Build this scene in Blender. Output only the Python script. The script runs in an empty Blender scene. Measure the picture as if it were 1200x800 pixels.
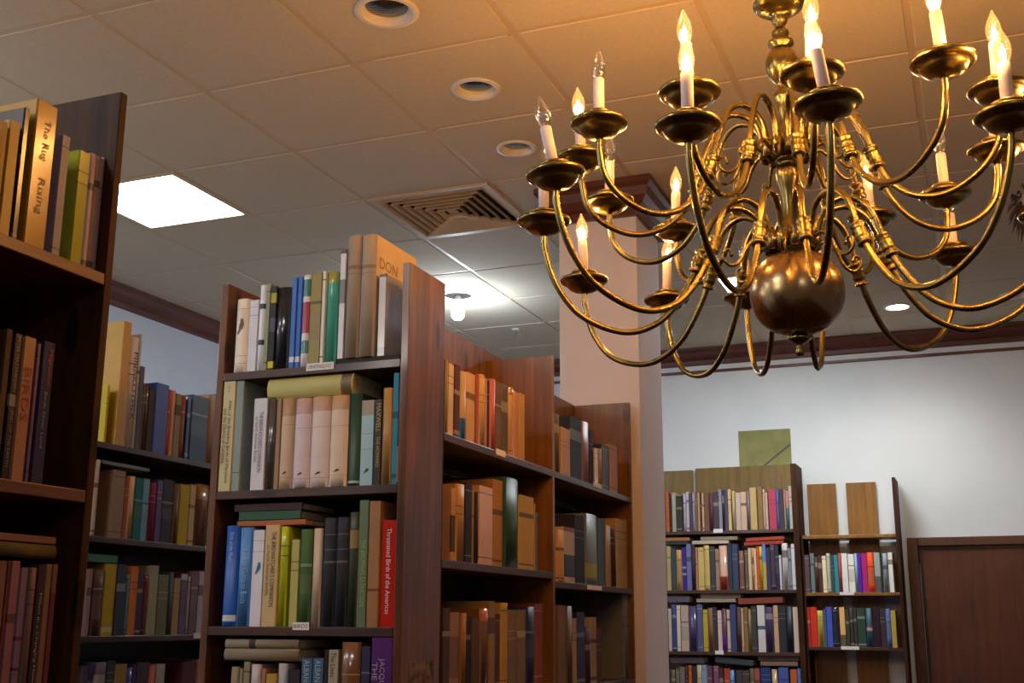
import bpy, bmesh, math, random
from mathutils import Matrix, Vector
random.seed(7)
SC = bpy.context.scene
COL = SC.collection
PI = math.pi
# ------------------------------------------------------------------ camera (position solved from the ceiling grid)
CEIL = 3.401
CAMPOS = Vector((0, 0, 1.5))
FPX = 1373.55
YAW, PITCH, ROLL = -0.378322827, 0.234468674, 0.00377390504
_cy, _sy = math.cos(YAW), math.sin(YAW)
FWD = Vector((_sy*math.cos(PITCH), _cy*math.cos(PITCH), math.sin(PITCH)))
_r = Vector((_cy, -_sy, 0)); _u = _r.cross(FWD)
RIGHT = math.cos(ROLL)*_r + math.sin(ROLL)*_u
UP = -math.sin(ROLL)*_r + math.cos(ROLL)*_u
def ray(px, py):
    return RIGHT*((px-600)/FPX) + UP*(-(py-400)/FPX) + FWD
def on(axis, val, px, py):
    d = ray(px, py)
    return CAMPOS + d*((val-CAMPOS[axis])/d[axis])
cam_d = bpy.data.cameras.new('camera'); cam = bpy.data.objects.new('camera', cam_d); COL.objects.link(cam)
cam_d.sensor_width = 36; cam_d.lens = FPX/1200*36; cam_d.clip_start = .05
m = Matrix.Identity(4)
for i in range(3):
    m[i][0] = RIGHT[i]; m[i][1] = UP[i]; m[i][2] = -FWD[i]; m[i][3] = CAMPOS[i]
cam.matrix_world = m
SC.camera = cam

# ------------------------------------------------------------------ materials
def lin(h):
    if not isinstance(h, str): return tuple(h)
    o = []
    for i in (0, 2, 4):
        c = int(h[i:i+2], 16)/255
        o.append(c/12.92 if c <= .04045 else ((c+.055)/1.055)**2.4)
    return tuple(o)
class NT:
    def __init__(s, name):
        s.m = bpy.data.materials.new(name); s.m.use_nodes = True
        s.t = s.m.node_tree; s.t.nodes.clear()
        s.out = s.n('ShaderNodeOutputMaterial')
    def n(s, typ, **kw):
        x = s.t.nodes.new(typ)
        for k, v in kw.items():
            if k.startswith('_'): setattr(x, k[1:], v)
            else:
                x.inputs[k.replace('__', ' ')].default_value = v
        return x
    def l(s, a, ao, b, bi): s.t.links.new(a.outputs[ao], b.inputs[bi])
def rgba(c, k=1): return (c[0]*k, c[1]*k, c[2]*k, 1)
def principled(name, col, rough=.5, metal=0, spec=.5, coat=0):
    t = NT(name); p = t.n('ShaderNodeBsdfPrincipled')
    p.inputs['Base Color'].default_value = rgba(col); p.inputs['Roughness'].default_value = rough
    p.inputs['Metallic'].default_value = metal; p.inputs['Specular IOR Level'].default_value = spec
    p.inputs['Coat Weight'].default_value = coat; p.inputs['Coat Roughness'].default_value = .15
    t.l(p, 0, t.out, 0)
    return t, p
def wood(name, c1, c2, axis='Z', rough=.38, scale=1.0, coat=.25, spec=.5):
    t, p = principled(name, c1, rough, coat=coat, spec=spec)
    tc = t.n('ShaderNodeTexCoord'); mp = t.n('ShaderNodeMapping')
    st = {'X': (1.2, 16, 16), 'Y': (16, 1.2, 16), 'Z': (16, 16, 1.2)}[axis]
    mp.inputs['Scale'].default_value = tuple(scale*v for v in st)
    t.l(tc, 'Object', mp, 'Vector')
    no = t.n('ShaderNodeTexNoise', Scale=2.2, Detail=6.0, Roughness=.62, Distortion=.6); t.l(mp, 0, no, 'Vector')
    no2 = t.n('ShaderNodeTexNoise', Scale=2.6, Detail=2.0); t.l(tc, 'Object', no2, 'Vector')
    mx = t.n('ShaderNodeMath', _operation='MULTIPLY_ADD'); mx.inputs[1].default_value = .55
    t.l(no2, 0, mx, 0); t.l(no, 0, mx, 2)
    vo = t.n('ShaderNodeTexVoronoi', Scale=1.0); mp2 = t.n('ShaderNodeMapping'); mp2.inputs['Scale'].default_value = {'X': (3.2, 9, 9), 'Y': (9, 3.2, 9), 'Z': (9, 9, 3.2)}[axis]
    t.l(tc, 'Object', mp2, 'Vector'); t.l(mp2, 0, vo, 'Vector')
    kn = t.n('ShaderNodeMapRange'); kn.inputs['From Min'].default_value = .05; kn.inputs['From Max'].default_value = .16; kn.inputs['To Min'].default_value = .25
    t.l(vo, 'Distance', kn, 0)
    rp = t.n('ShaderNodeValToRGB'); rp.color_ramp.elements[0].position = .52; rp.color_ramp.elements[1].position = .98
    rp.color_ramp.elements[0].color = rgba(c1); rp.color_ramp.elements[1].color = rgba(c2)
    km = t.n('ShaderNodeMath', _operation='MULTIPLY'); t.l(mx, 0, km, 0); t.l(kn, 0, km, 1)
    t.l(km, 0, rp, 0); t.l(rp, 0, p, 'Base Color')
    bp = t.n('ShaderNodeBump', Strength=.08, Distance=.01); t.l(no, 0, bp, 'Height'); t.l(bp, 0, p, 'Normal')
    return t.m
def mottled(name, c1, c2, rough=.8, scale=6, bump=0.0, bscale=120, spec=.3, metal=0):
    t, p = principled(name, c1, rough, metal, spec)
    tc = t.n('ShaderNodeTexCoord')
    no = t.n('ShaderNodeTexNoise', Scale=scale, Detail=4.0); t.l(tc, 'Object', no, 'Vector')
    rp = t.n('ShaderNodeValToRGB'); rp.color_ramp.elements[0].position = .35; rp.color_ramp.elements[1].position = .7
    rp.color_ramp.elements[0].color = rgba(c1); rp.color_ramp.elements[1].color = rgba(c2)
    t.l(no, 0, rp, 0); t.l(rp, 0, p, 'Base Color')
    if bump:
        n2 = t.n('ShaderNodeTexNoise', Scale=bscale, Detail=2.0); t.l(tc, 'Object', n2, 'Vector')
        b = t.n('ShaderNodeBump', Strength=bump, Distance=.004); t.l(n2, 0, b, 'Height'); t.l(b, 0, p, 'Normal')
    return t.m
def emit(name, col, strength):
    t = NT(name); e = t.n('ShaderNodeEmission', Color=rgba(col), Strength=strength); t.l(e, 0, t.out, 0)
    return t.m
M = {}
M['ceiling'] = mottled('ceiling_tile', lin('dacfb9'), lin('d4c8b1'), .9, 70, .35, 260, .15)
M['tbar'] = principled('ceiling_grid_metal', lin('d2bfa0'), .55)[0].m
M['wall'] = mottled('painted_plaster', lin('dcdfdf'), lin('d2d5d6'), .85, 1.5, .1, 90, .2)
M['wallL'] = mottled('blue_white_plaster', lin('ccd6e4'), lin('c2cddd'), .85, 1.5, .1, 90, .2)
M['column'] = mottled('column_paint', lin('e8e2e8'), lin('e0d9e0'), .8, 2, .08, 80, .2)
M['floor'] = mottled('carpet', lin('4a2c24'), lin('38211c'), .95, 30, .4, 400, .1)
M['crown'] = wood('crown_wood', lin('44211a'), lin('6c3a2a'), 'X', .45)
M['crownY'] = wood('crown_wood_side', lin('44211a'), lin('6c3a2a'), 'Y', .45)
M['darkwood'] = wood('dark_stained_wood', lin('24140c'), lin('4c2e1c'), 'Z', .6, 1.0, 0, .12)
M['redwood'] = wood('red_brown_wood', lin('331c0f'), lin('744727'), 'Z', .33, .9, .35)
M['shelfY'] = wood('shelf_wood_long', lin('27140c'), lin('4c2b1a'), 'Y', .45)
M['shelfX'] = wood('shelf_wood', lin('27140c'), lin('482818'), 'X', .45)
M['shelfwarm'] = wood('shelf_edge_wood', lin('3e200f'), lin('6c3a1a'), 'Y', .45, 1.0, .1)
M['board'] = wood('honey_back_board', lin('543416'), lin('8f5f30'), 'Z', .4)
M['olive'] = wood('olive_back_board', lin('5e4610'), lin('7d6220'), 'Z', .5)
M['amber'] = wood('amber_back_board', lin('6a430f'), lin('93641e'), 'Z', .45)
M['interior'] = wood('dark_back_panel', lin('1a0c0a'), lin('2a1410'), 'Z', .7)
M['door'] = wood('door_wood', lin('3a1a10'), lin('5c2c1a'), 'Z', .42, .7)
M['doorframe'] = wood('door_frame_wood', lin('3a1d14'), lin('57301f'), 'Z', .45)
M['page'] = mottled('page_edges', lin('d8c6a4'), lin('c0a884'), .9, 40)
M['white'] = principled('white_paint', lin('e6e2dc'), .45)[0].m
M['vent'] = principled('vent_metal', lin('c9b596'), .5)[0].m
M['ventdark'] = principled('vent_dark', lin('2a221a'), .8)[0].m
M['panel'] = emit('fluorescent_diffuser', (.94, .98, 1), 12)
M['panel3'] = emit('fluorescent_diffuser_back', (.88, .95, 1), 26)
M['panel2'] = emit('fluorescent_diffuser_front', (.97, .97, 1), 18)
M['cfl'] = emit('cfl_tube', (.82, .9, 1), 90)
M['downlit'] = emit('downlight_lamp', (1, .9, .72), 25)
M['chrome'] = principled('reflector_metal', (.55, .55, .56), .22, 1)[0].m
def _lens():
    t, p = principled('ribbed_lens', (.6, .6, .6), .15, .85)
    tc = t.n('ShaderNodeTexCoord'); wv = t.n('ShaderNodeTexWave', Scale=28.0, Distortion=1.5); wv.bands_direction = 'Y'
    t.l(tc, 'Object', wv, 'Vector')
    rp = t.n('ShaderNodeValToRGB'); rp.color_ramp.elements[0].color = (.04, .045, .05, 1); rp.color_ramp.elements[1].color = (.42, .42, .4, 1)
    t.l(wv, 0, rp, 0); t.l(rp, 0, p, 'Base Color'); return t.m
M['lens'] = _lens()
M['picture'] = mottled('faded_picture', lin('2c2020'), lin('8c7468'), .6, 42)
M['darkmetal'] = principled('dark_metal', lin('2b2622'), .5, .6)[0].m
M['label'] = principled('label_card', lin('e4dcd8'), .6)[0].m
M['ink'] = principled('dark_ink', lin('201a1c'), .6)[0].m
M['feather'] = principled('dark_plume', lin('241626'), .6)[0].m
M['maskwhite'] = principled('pale_plastic', lin('8e8a94'), .5)[0].m
M['folio'] = mottled('portfolio_board', lin('8d8a58'), lin('7b7848'), .8, 8)
M['elastic'] = principled('elastic_band', lin('4a4a4c'), .7)[0].m
def brass(name, c1, c2, r0, r1):
    t, p = principled(name, c1, .25, 1)
    tc = t.n('ShaderNodeTexCoord')
    no = t.n('ShaderNodeTexNoise', Scale=14.0, Detail=5.0, Roughness=.6); t.l(tc, 'Object', no, 'Vector')
    rp = t.n('ShaderNodeValToRGB'); rp.color_ramp.elements[0].position = .3; rp.color_ramp.elements[1].position = .75
    rp.color_ramp.elements[0].color = rgba(c1); rp.color_ramp.elements[1].color = rgba(c2)
    t.l(no, 0, rp, 0); t.l(rp, 0, p, 'Base Color')
    mr = t.n('ShaderNodeMapRange'); mr.inputs['To Min'].default_value = r0; mr.inputs['To Max'].default_value = r1
    t.l(no, 0, mr, 0); t.l(mr, 0, p, 'Roughness')
    return t.m
M['brass'] = brass('aged_brass', (.20, .155, .055), (.37, .285, .10), .2, .36)
M['brassball'] = brass('patinated_brass', (.32, .20, .12), (.46, .34, .16), .2, .34)
M['candle'] = principled('candle_sleeve_ivory', lin('e6d8dc'), .5)[0].m
def glass(name, tint, glow):
    t = NT(name)
    tr = t.n('ShaderNodeBsdfTransparent', Color=rgba(tint)); gl = t.n('ShaderNodeBsdfGlossy', Color=(1, 1, 1, 1), Roughness=.05)
    lw = t.n('ShaderNodeLayerWeight', Blend=.35); mx = t.n('ShaderNodeMixShader')
    mr = t.n('ShaderNodeMapRange'); mr.inputs['To Min'].default_value = .06; mr.inputs['To Max'].default_value = .75
    t.l(lw, 'Facing', mr, 0); t.l(mr, 0, mx, 0); t.l(tr, 0, mx, 1); t.l(gl, 0, mx, 2)
    if glow:
        e = t.n('ShaderNodeEmission', Color=(1, .42, .1, 1), Strength=glow); ad = t.n('ShaderNodeAddShader')
        t.l(mx, 0, ad, 0); t.l(e, 0, ad, 1); t.l(ad, 0, t.out, 0)
    else: t.l(mx, 0, t.out, 0)
    return t.m
M['glass'] = glass('clear_bulb_glass', (.93, .93, .93), 0)
M['glasslit'] = glass('lit_bulb_glass', (1, .93, .8), .3)
M['filament'] = emit('lit_filament', (1, .62, .22), 60)

# ------------------------------------------------------------------ mesh helpers
def box(bm, x0, x1, y0, y1, z0, z1, mi=0):
    v = [bm.verts.new((x, y, z)) for x in (x0, x1) for y in (y0, y1) for z in (z0, z1)]
    fs = []
    for a, b, c, d in ((0, 1, 3, 2), (4, 6, 7, 5), (0, 4, 5, 1), (2, 3, 7, 6), (0, 2, 6, 4), (1, 5, 7, 3)):
        f = bm.faces.new((v[a], v[b], v[c], v[d])); f.material_index = mi; fs.append(f)
    return v
def lathe(bm, prof, c=(0, 0, 0), seg=32, mi=0, close=True):
    rings = []
    for r, z in prof:
        if r < 1e-5: rings.append([bm.verts.new((c[0], c[1], c[2]+z))])
        else: rings.append([bm.verts.new((c[0]+r*math.cos(2*PI*k/seg), c[1]+r*math.sin(2*PI*k/seg), c[2]+z)) for k in range(seg)])
    for a, b in zip(rings, rings[1:]):
        for k in range(seg):
            k2 = (k+1) % seg
            if len(a) == 1 and len(b) == 1: break
            if len(a) == 1: f = bm.faces.new((a[0], b[k2], b[k]))
            elif len(b) == 1: f = bm.faces.new((a[k], a[k2], b[0]))
            else: f = bm.faces.new((a[k], a[k2], b[k2], b[k]))
            f.material_index = mi; f.smooth = True
def smooth_path(pts, n=6):
    P = [Vector(p) for p in pts]; out = []
    P = [2*P[0]-P[1]] + P + [2*P[-1]-P[-2]]
    for i in range(1, len(P)-2):
        p0, p1, p2, p3 = P[i-1:i+3]
        for k in range(n):
            t = k/n
            out.append(.5*((2*p1)+(-p0+p2)*t+(2*p0-5*p1+4*p2-p3)*t*t+(-p0+3*p1-3*p2+p3)*t**3))
    out.append(P[-2]); return out
def tube(bm, path, rad, seg=10, mi=0):
    rings = []; up = None
    n = len(path)
    for i, p in enumerate(path):
        d = (path[min(i+1, n-1)]-path[max(i-1, 0)]).normalized()
        if up is None: up = d.orthogonal().normalized()
        up = (up-d*up.dot(d)).normalized(); s = d.cross(up)
        r = rad(i/(n-1)) if callable(rad) else rad
        rings.append([bm.verts.new(p+up*(r*math.cos(2*PI*k/seg))+s*(r*math.sin(2*PI*k/seg))) for k in range(seg)])
    for a, b in zip(rings, rings[1:]):
        for k in range(seg):
            f = bm.faces.new((a[k], a[(k+1) % seg], b[(k+1) % seg], b[k])); f.smooth = True; f.material_index = mi
    for r in (rings[0], rings[-1]):
        f = bm.faces.new(r); f.material_index = mi
def finish(name, bm, mats, parent=None, loc=(0, 0, 0), bevel=0):
    bmesh.ops.recalc_face_normals(bm, faces=bm.faces[:])
    me = bpy.data.meshes.new(name); bm.to_mesh(me); bm.free()
    for mt in (mats if isinstance(mats, (list, tuple)) else [mats]): me.materials.append(mt)
    o = bpy.data.objects.new(name, me); COL.objects.link(o); o.location = loc
    if parent: o.parent = parent
    if bevel:
        b = o.modifiers.new('bevel', 'BEVEL'); b.width = bevel; b.segments = 2; b.limit_method = 'ANGLE'
    return o
def boxobj(name, mats, parent, *b, bevel=.0015):
    bm = bmesh.new(); box(bm, *b)
    if parent:
        pl = parent.location
        for v in bm.verts: v.co -= pl
    return finish(name, bm, mats, parent, bevel=bevel)
def boxthing(name, mats, *b, bevel=.0015):   # a thing of one mesh with its origin at the base
    x0, x1, y0, y1, z0, z1 = b; c = ((x0+x1)/2, (y0+y1)/2, z0)
    bm = bmesh.new(); box(bm, x0-c[0], x1-c[0], y0-c[1], y1-c[1], 0, z1-z0)
    return finish(name, bm, mats, None, c, bevel)
def empty(name, loc):
    o = bpy.data.objects.new(name, None); COL.objects.link(o); o.location = loc; o.empty_display_size = .05
    return o
def tag(o, label=None, cat=None, group=None, kind=None):
    if label: o['label'] = label
    if cat: o['category'] = cat
    if group: o['group'] = group
    if kind: o['kind'] = kind
    return o
_fc = {}
def text_geo(s):
    if s in _fc: return _fc[s]
    cu = bpy.data.curves.new('t', 'FONT'); cu.body = s; cu.size = 1; cu.resolution_u = 2
    o = bpy.data.objects.new('t', cu); COL.objects.link(o)
    me = bpy.data.meshes.new_from_object(o.evaluated_get(bpy.context.evaluated_depsgraph_get()))
    bpy.data.objects.remove(o); bpy.data.curves.remove(cu)
    vs = [v.co.copy() for v in me.vertices]; fs = [tuple(p.vertices) for p in me.polygons]
    bpy.data.meshes.remove(me)
    xs = [v.x for v in vs]; ys = [v.y for v in vs]
    _fc[s] = (vs, fs, min(xs), max(xs), min(ys), max(ys)); return _fc[s]
def text_bm(s, fn, length, height):
    """lay the lettering s inside length x height (centred), mapped to 3D by fn(u, v)"""
    vs, fs, x0, x1, y0, y1 = text_geo(s)
    k = length/(x1-x0); kv = min(k*1.6, height/(y1-y0)); k = min(k, kv*1.6)
    bm = bmesh.new()
    nv = [bm.verts.new(fn((v.x-(x0+x1)/2)*k, (v.y-(y0+y1)/2)*kv)) for v in vs]
    for f in fs:
        try: bm.faces.new([nv[i] for i in f])
        except ValueError: pass
    return bm

def bird_bm(fn, length, height):
    # little perched bird: head up, body, long tail
    out = [(-.5, .1), (-.42, .32), (-.3, .36), (-.12, .42), (.08, .3), (.2, .06), (.36, -.12), (.5, -.34), (.42, -.4), (.2, -.24), (.02, -.2), (-.16, -.12), (-.28, .02), (-.38, -.06)]
    bm = bmesh.new(); bm.faces.new([bm.verts.new(fn(u*length, v*height)) for u, v in out]); return bm
# ------------------------------------------------------------------ the room
LX, BY, RX, FY = -4.6, 8.1, 2.6, -1.2
o = boxobj('floor', M['floor'], None, LX-.1, RX, FY, BY+.1, -.05, 0, bevel=0); tag(o, kind='structure')
o = boxobj('wall_left', M['wallL'], None, LX-.1, LX, FY, BY, 0, CEIL+.05, bevel=0); tag(o, kind='structure')
o = boxobj('wall_back', M['wall'], None, LX-.1, RX, BY, BY+.1, 0, CEIL+.05, bevel=0); tag(o, kind='structure')
T = .61; GX, GY = -2.5255, 2.6827
light_tiles = {(-2, 2), (2, 6), (0, -4), (-3, -3)}
vent_tile = (0, 3)
DOWN = [(-1.634, 3.013, .105), (-1.589, 3.63, .092), (-1.652, 4.2, .085), (-.37, 7.36, .085), (.29, 7.33, .085)]
_b = on(2, CEIL, 537, 345)
HOLES = [(x, y, r*.8) for x, y, r in DOWN]+[(_b.x, _b.y, .082)]
def tile_hole(bm, x0, x1, y0, y1, cx, cy, r):
    n = 48; A = []
    for k in range(n):
        a = 2*PI*k/n; c, q = math.cos(a), math.sin(a)
        t = min((x1-cx)/c if c > 1e-6 else 9, (x0-cx)/c if c < -1e-6 else 9, (y1-cy)/q if q > 1e-6 else 9, (y0-cy)/q if q < -1e-6 else 9)
        A.append((bm.verts.new((cx+r*c, cy+r*q, CEIL-.003)), bm.verts.new((cx+t*c, cy+t*q, CEIL-.003)), bm.verts.new((cx+r*c, cy+r*q, CEIL+.02)), bm.verts.new((cx+t*c, cy+t*q, CEIL+.02)), a))
    for k in range(n):
        p, q = A[k], A[(k+1) % n]
        bm.faces.new((p[0], p[1], q[1], q[0])); bm.faces.new((p[1], p[3], q[3], q[1]))
    for X, Y in ((x0, y0), (x1, y0), (x1, y1), (x0, y1)):   # corners the fan cuts off
        aa = math.atan2(Y-cy, X-cx) % (2*PI); k = int(aa/(2*PI)*n) % n
        v = bm.verts.new((X, Y, CEIL-.003)); f = bm.faces.new((A[k][1], v, A[(k+1) % n][1]))
bm = bmesh.new()
for i in range(-4, 9):
    for j in range(-6, 9):
        x0, y0 = GX+T*i+.011, GY+T*j+.011; x1, y1 = x0+T-.022, y0+T-.022
        x0 = max(x0, LX); y1 = min(y1, BY); x1 = min(x1, RX); y0 = max(y0, FY)
        if x1-x0 < .05 or y1-y0 < .05 or (i, j) in light_tiles or (i, j) == vent_tile: continue
        h = [q for q in HOLES if x0 < q[0] < x1 and y0 < q[1] < y1]
        if h: tile_hole(bm, x0, x1, y0, y1, *h[0])
        else: box(bm, x0, x1, y0, y1, CEIL-.003, CEIL+.02)
o = finish('ceiling', bm, M['ceiling'], bevel=.004); tag(o, kind='structure')
bm = bmesh.new()
for i in range(-4, 10):
    x = GX+T*i
    if LX < x < RX: box(bm, x-.016, x+.016, FY, BY, CEIL+.0, CEIL+.03)
for j in range(-6, 10):
    y = GY+T*j
    if FY < y < BY: box(bm, LX, RX, y-.016, y+.016, CEIL+.0004, CEIL+.03)
o = finish('trim_1', bm, M['tbar']); tag(o, 'beige metal grid between the ceiling tiles', kind='structure')
o = boxobj('ceiling_slab', M['ventdark'], None, LX-.1, RX, FY, BY+.1, CEIL+.09, CEIL+.1, bevel=0); o.name = 'trim_2'; tag(o, kind='structure')
CR = [(0, 0), (.085, 0), (.085, -.018), (.07, -.03), (.06, -.055), (.04, -.075), (.022, -.085), (.022, -.11), (0, -.118)]
def crown(name, p0, p1, nrm, mat, k=1.0, kz=1.0):
    bm = bmesh.new(); R = []
    for p in (p0, p1):
        R.append([bm.verts.new((p[0]+nrm[0]*a*k, p[1]+nrm[1]*a*k, CEIL-.002+b*kz)) for a, b in CR])
    n = len(CR)
    for i in range(n): bm.faces.new((R[0][i], R[0][(i+1) % n], R[1][(i+1) % n], R[1][i]))
    bm.faces.new(R[0]); bm.faces.new(R[1][::-1])
    return tag(finish(name, bm, mat), kind='structure')
crown('trim_3', (LX, BY), (RX, BY), (0, -1), M['crown'])
crown('trim_4', (LX, FY), (LX, BY-.09), (1, 0), M['crownY'])
o = boxobj('trim_5', M['crown'], None, LX, RX, BY-.014, BY, 3.225, 3.245, bevel=.003); tag(o, kind='structure')
# column with its wooden capital
CX0, CX1, CY0, CY1 = -1.664, -1.303, 4.755, 5.13
o = boxobj('wall_column', M['column'], None, CX0, CX1, CY0, CY1, 0, CEIL, bevel=.004); tag(o, 'pinkish white square column', kind='structure')
def ringcap(name):
    bm = bmesh.new(); R = []
    for a, b in CR[1:-1]:
        a = max(a*1.05, .004); z = CEIL-.004+b*1.42
        R.append([bm.verts.new(v) for v in ((CX0-a, CY0-a, z), (CX1+a, CY0-a, z), (CX1+a, CY1+a, z), (CX0-a, CY1+a, z))])
    for A, B in zip(R, R[1:]):
        for k in range(4): bm.faces.new((A[k], A[(k+1) % 4], B[(k+1) % 4], B[k]))
    bm.faces.new(R[0]); bm.faces.new(R[-1])
    return tag(finish(name, bm, M['crown']), 'dark wood crown moulding round the column top', kind='structure')
ringcap('trim_6')
# door
dr = empty('door_1', (.09, BY-.02, 0)); tag(dr, 'dark brown wooden door in the back wall', kind='structure')
boxobj('door_leaf', M['door'], dr, -.385, .57, BY-.03, BY-.001, .01, 1.975, bevel=.002)
bm = bmesh.new(); pl = dr.location
for b in ((-.455, -.39, BY-.06, BY-.0005, 0, 2.035), (.575, .64, BY-.06, BY-.0005, 0, 2.035), (-.39, .575, BY-.06, BY-.0005, 1.98, 2.035)): box(bm, *b)
for v in bm.verts: v.co -= pl
finish('door_frame', bm, M['doorframe'], dr, bevel=.004)
bm = bmesh.new()
for b in ((-.384, -.37, BY-.045, BY-.031, 0.01, 1.979), (-.37, .574, BY-.045, BY-.031, 1.962, 1.979)): box(bm, *b)
for v in bm.verts: v.co -= pl
finish('door_stop', bm, M['interior'], dr, bevel=.002)

# ------------------------------------------------------------------ ceiling fittings
def light_panel(i, j, label, mat):
    x0, y0 = GX+T*i, GY+T*j
    r = empty('fluorescent_panel', (x0+T/2, y0+T/2, CEIL-.006)); tag(r, label, 'ceiling light', 'square ceiling lights')
    bm = bmesh.new(); w = .022
    for b in ((-.296, .296, -.296, -.296+w), (-.296, .296, .296-w, .296), (-.296, -.296+w, -.296+w, .296-w), (.296-w, .296, -.296+w, .296-w)):
        box(bm, *b, 0, .02)
    finish('frame', bm, M['tbar'], r)
    bm = bmesh.new(); box(bm, -.296+w, .296-w, -.296+w, .296-w, .004, .014); finish('diffuser', bm, mat, r)
light_panel(-2, 2, 'bright white square fluorescent panel in the ceiling above the left bookcases', M['panel'])
light_panel(2, 6, 'distant square fluorescent panel glimpsed left of the brass ball', M['panel3'])
light_panel(0, -4, 'square fluorescent panel overhead in front of the bookcases, out of frame', M['panel2'])
light_panel(-3, -3, 'square fluorescent panel overhead at far left, out of frame', M['panel'])
# air vent
vx, vy = GX+T*vent_tile[0]+T/2, GY+T*vent_tile[1]+T/2
vr = empty('air_vent', (vx, vy, CEIL-.012)); tag(vr, 'square ceiling air vent with concentric louvres behind the tan books', 'air vent')
def sqring(bm, a0, z0, a1, z1, th=.0015):
    A = []
    for a, z in ((a0, z0), (a1, z1), (a1, z1+th), (a0, z0+th)):
        A.append([bm.verts.new((sx*a, sy*a, z)) for sx, sy in ((-1, -1), (1, -1), (1, 1), (-1, 1))])
    for q in range(4):
        B, D = A[q], A[(q+1) % 4]
        for k in range(4): bm.faces.new((B[k], B[(k+1) % 4], D[(k+1) % 4], D[k]))
bm = bmesh.new(); sqring(bm, .303, .0, .262, .0, .014); finish('frame', bm, M['vent'], vr)
for q in range(6):
    a = .26-q*.04
    bm = bmesh.new(); sqring(bm, a, -.003, a-.009, .02, .0025); finish('louvre', bm, M['vent'], vr)
bm = bmesh.new(); box(bm, -.024, .024, -.024, .024, .012, .015); finish('centre_plate', bm, M['vent'], vr)
bm = bmesh.new(); box(bm, -.3, .3, -.3, .3, .075, .08); finish('duct_back', bm, M['ventdark'], vr)
def downlight(x, y, r, label, lit):
    e = empty('recessed_downlight', (x, y, CEIL-.004)); tag(e, label, 'downlight', 'round recessed ceiling lights')
    bm = bmesh.new(); lathe(bm, [(r*.98, 0), (r, -.003), (r*.95, -.007), (r*.82, -.008), (r*.78, -.005), (r*.77, .0)], seg=48); finish('trim_ring', bm, M['white'], e)
    bm = bmesh.new(); lathe(bm, [(r*.77, .0), (r*.7, .008), (r*.66, .018)], seg=40); finish('baffle', bm, M['white'], e)
    bm = bmesh.new(); lathe(bm, [(r*.66, .017), (r*.5, .012), (r*.25, .008), (0, .007)], seg=32)
    finish('lens', bm, M['downlit'] if lit else M['lens'], e)
    if lit:
        ld = bpy.data.lights.new('spot', 'SPOT'); ld.energy = 16; ld.color = (1, .93, .82); ld.spot_size = 2.4; ld.spot_blend = .8; ld.shadow_soft_size = .05
        lo = bpy.data.objects.new('spot_lamp', ld); COL.objects.link(lo); lo.location = (x, y, CEIL-.03)
downlight(-1.634, 3.013, .105, 'round recessed ceiling light nearest the top edge of the photo', False)
downlight(-1.589, 3.63, .092, 'second round recessed ceiling light from the top, large white ring', False)
downlight(-1.652, 4.2, .085, 'third round recessed ceiling light, beside the leftmost candle', False)
downlight(-.37, 7.36, .085, 'glowing round recessed ceiling light near the back wall', True)
downlight(.29, 7.33, .085, 'dim round recessed ceiling light at far right near the back wall', False)
# bare bulb in an open fitting
b0 = on(2, CEIL, 537, 345)
e = empty('bare_bulb_fitting', (b0.x, b0.y, CEIL-.004)); tag(e, 'glowing bare white bulb hanging from a round ceiling fitting by the tall panel', 'ceiling light')
bm = bmesh.new(); lathe(bm, [(.1, 0), (.1, -.005), (.092, -.008), (.083, -.006), (.083, 0)], seg=36); finish('trim_ring', bm, M['white'], e)
bm = bmesh.new(); lathe(bm, [(.083, -.003), (.06, -.0035), (0, -.004)], seg=32); finish('reflector', bm, M['darkmetal'], e)
bm = bmesh.new(); lathe(bm, [(.017, -.003), (.021, -.025), (.021, -.06), (.018, -.065), (0, -.065)], seg=20); finish('socket', bm, M['white'], e)
bm = bmesh.new(); lathe(bm, [(.014, -.064), (.024, -.075), (.036, -.095), (.039, -.115), (.034, -.137), (.02, -.15), (0, -.154)], seg=24); finish('bulb', bm, M['cfl'], e)
ld = bpy.data.lights.new('bare_bulb_light', 'POINT'); ld.energy = 7; ld.color = (.7, .82, 1); ld.shadow_soft_size = .035
lo = bpy.data.objects.new('bare_bulb_light', ld); COL.objects.link(lo); lo.location = (b0.x, b0.y, CEIL-.22)
# sprinklers
for (px, py, lb) in ((1029, 292, 'small white ceiling sprinkler right of the brass ball'), (605, 385, 'tiny ceiling sprinkler left of the column')):
    p = on(2, CEIL, px, py)
    e = empty('sprinkler', (p.x, p.y, CEIL-.004)); tag(e, lb, 'sprinkler')
    bm = bmesh.new(); lathe(bm, [(.03, 0), (.03, -.003), (.02, -.008), (0, -.008)], seg=24); finish('escutcheon', bm, M['white'], e)
    bm = bmesh.new(); lathe(bm, [(.006, -.007), (.006, -.03), (.012, -.031), (.012, -.033), (0, -.034)], seg=16); finish('nozzle', bm, M['chrome'], e)

# ------------------------------------------------------------------ chandelier
ACX, ACY = -.366, 2.699
U = [(-1.321, .49, 2.562), (-1.835, .49, 2.565), (-2.371, .505, 2.583), (-2.856, .494, 2.598), (-3.4, .502, 2.581), (-3.92, .509, 2.559), (-4.615, .499, 2.575), (-5.019, .506, 2.57), (-5.477, .5, 2.568), (-6.013, .485, 2.584), (-6.605, .499, 2.608), (-7.058, .514, 2.598)]
L = [(-1.304, .605, 2.444), (-1.749, .602, 2.439), (-2.343, .621, 2.438), (-2.83, .586, 2.433), (-3.44, .6, 2.384), (-3.959, .606, 2.383), (-4.356, .606, 2.404), (-4.70, .6, 2.42), (-5.362, .586, 2.44), (-5.95, .6, 2.43), (-6.47, .6, 2.43), (-6.98, .621, 2.447)]
U_lit = {0, 1, 3, 5, 7, 10, 11}
L_lit = {0, 1, 4, 5, 9, 10, 11}
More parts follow.
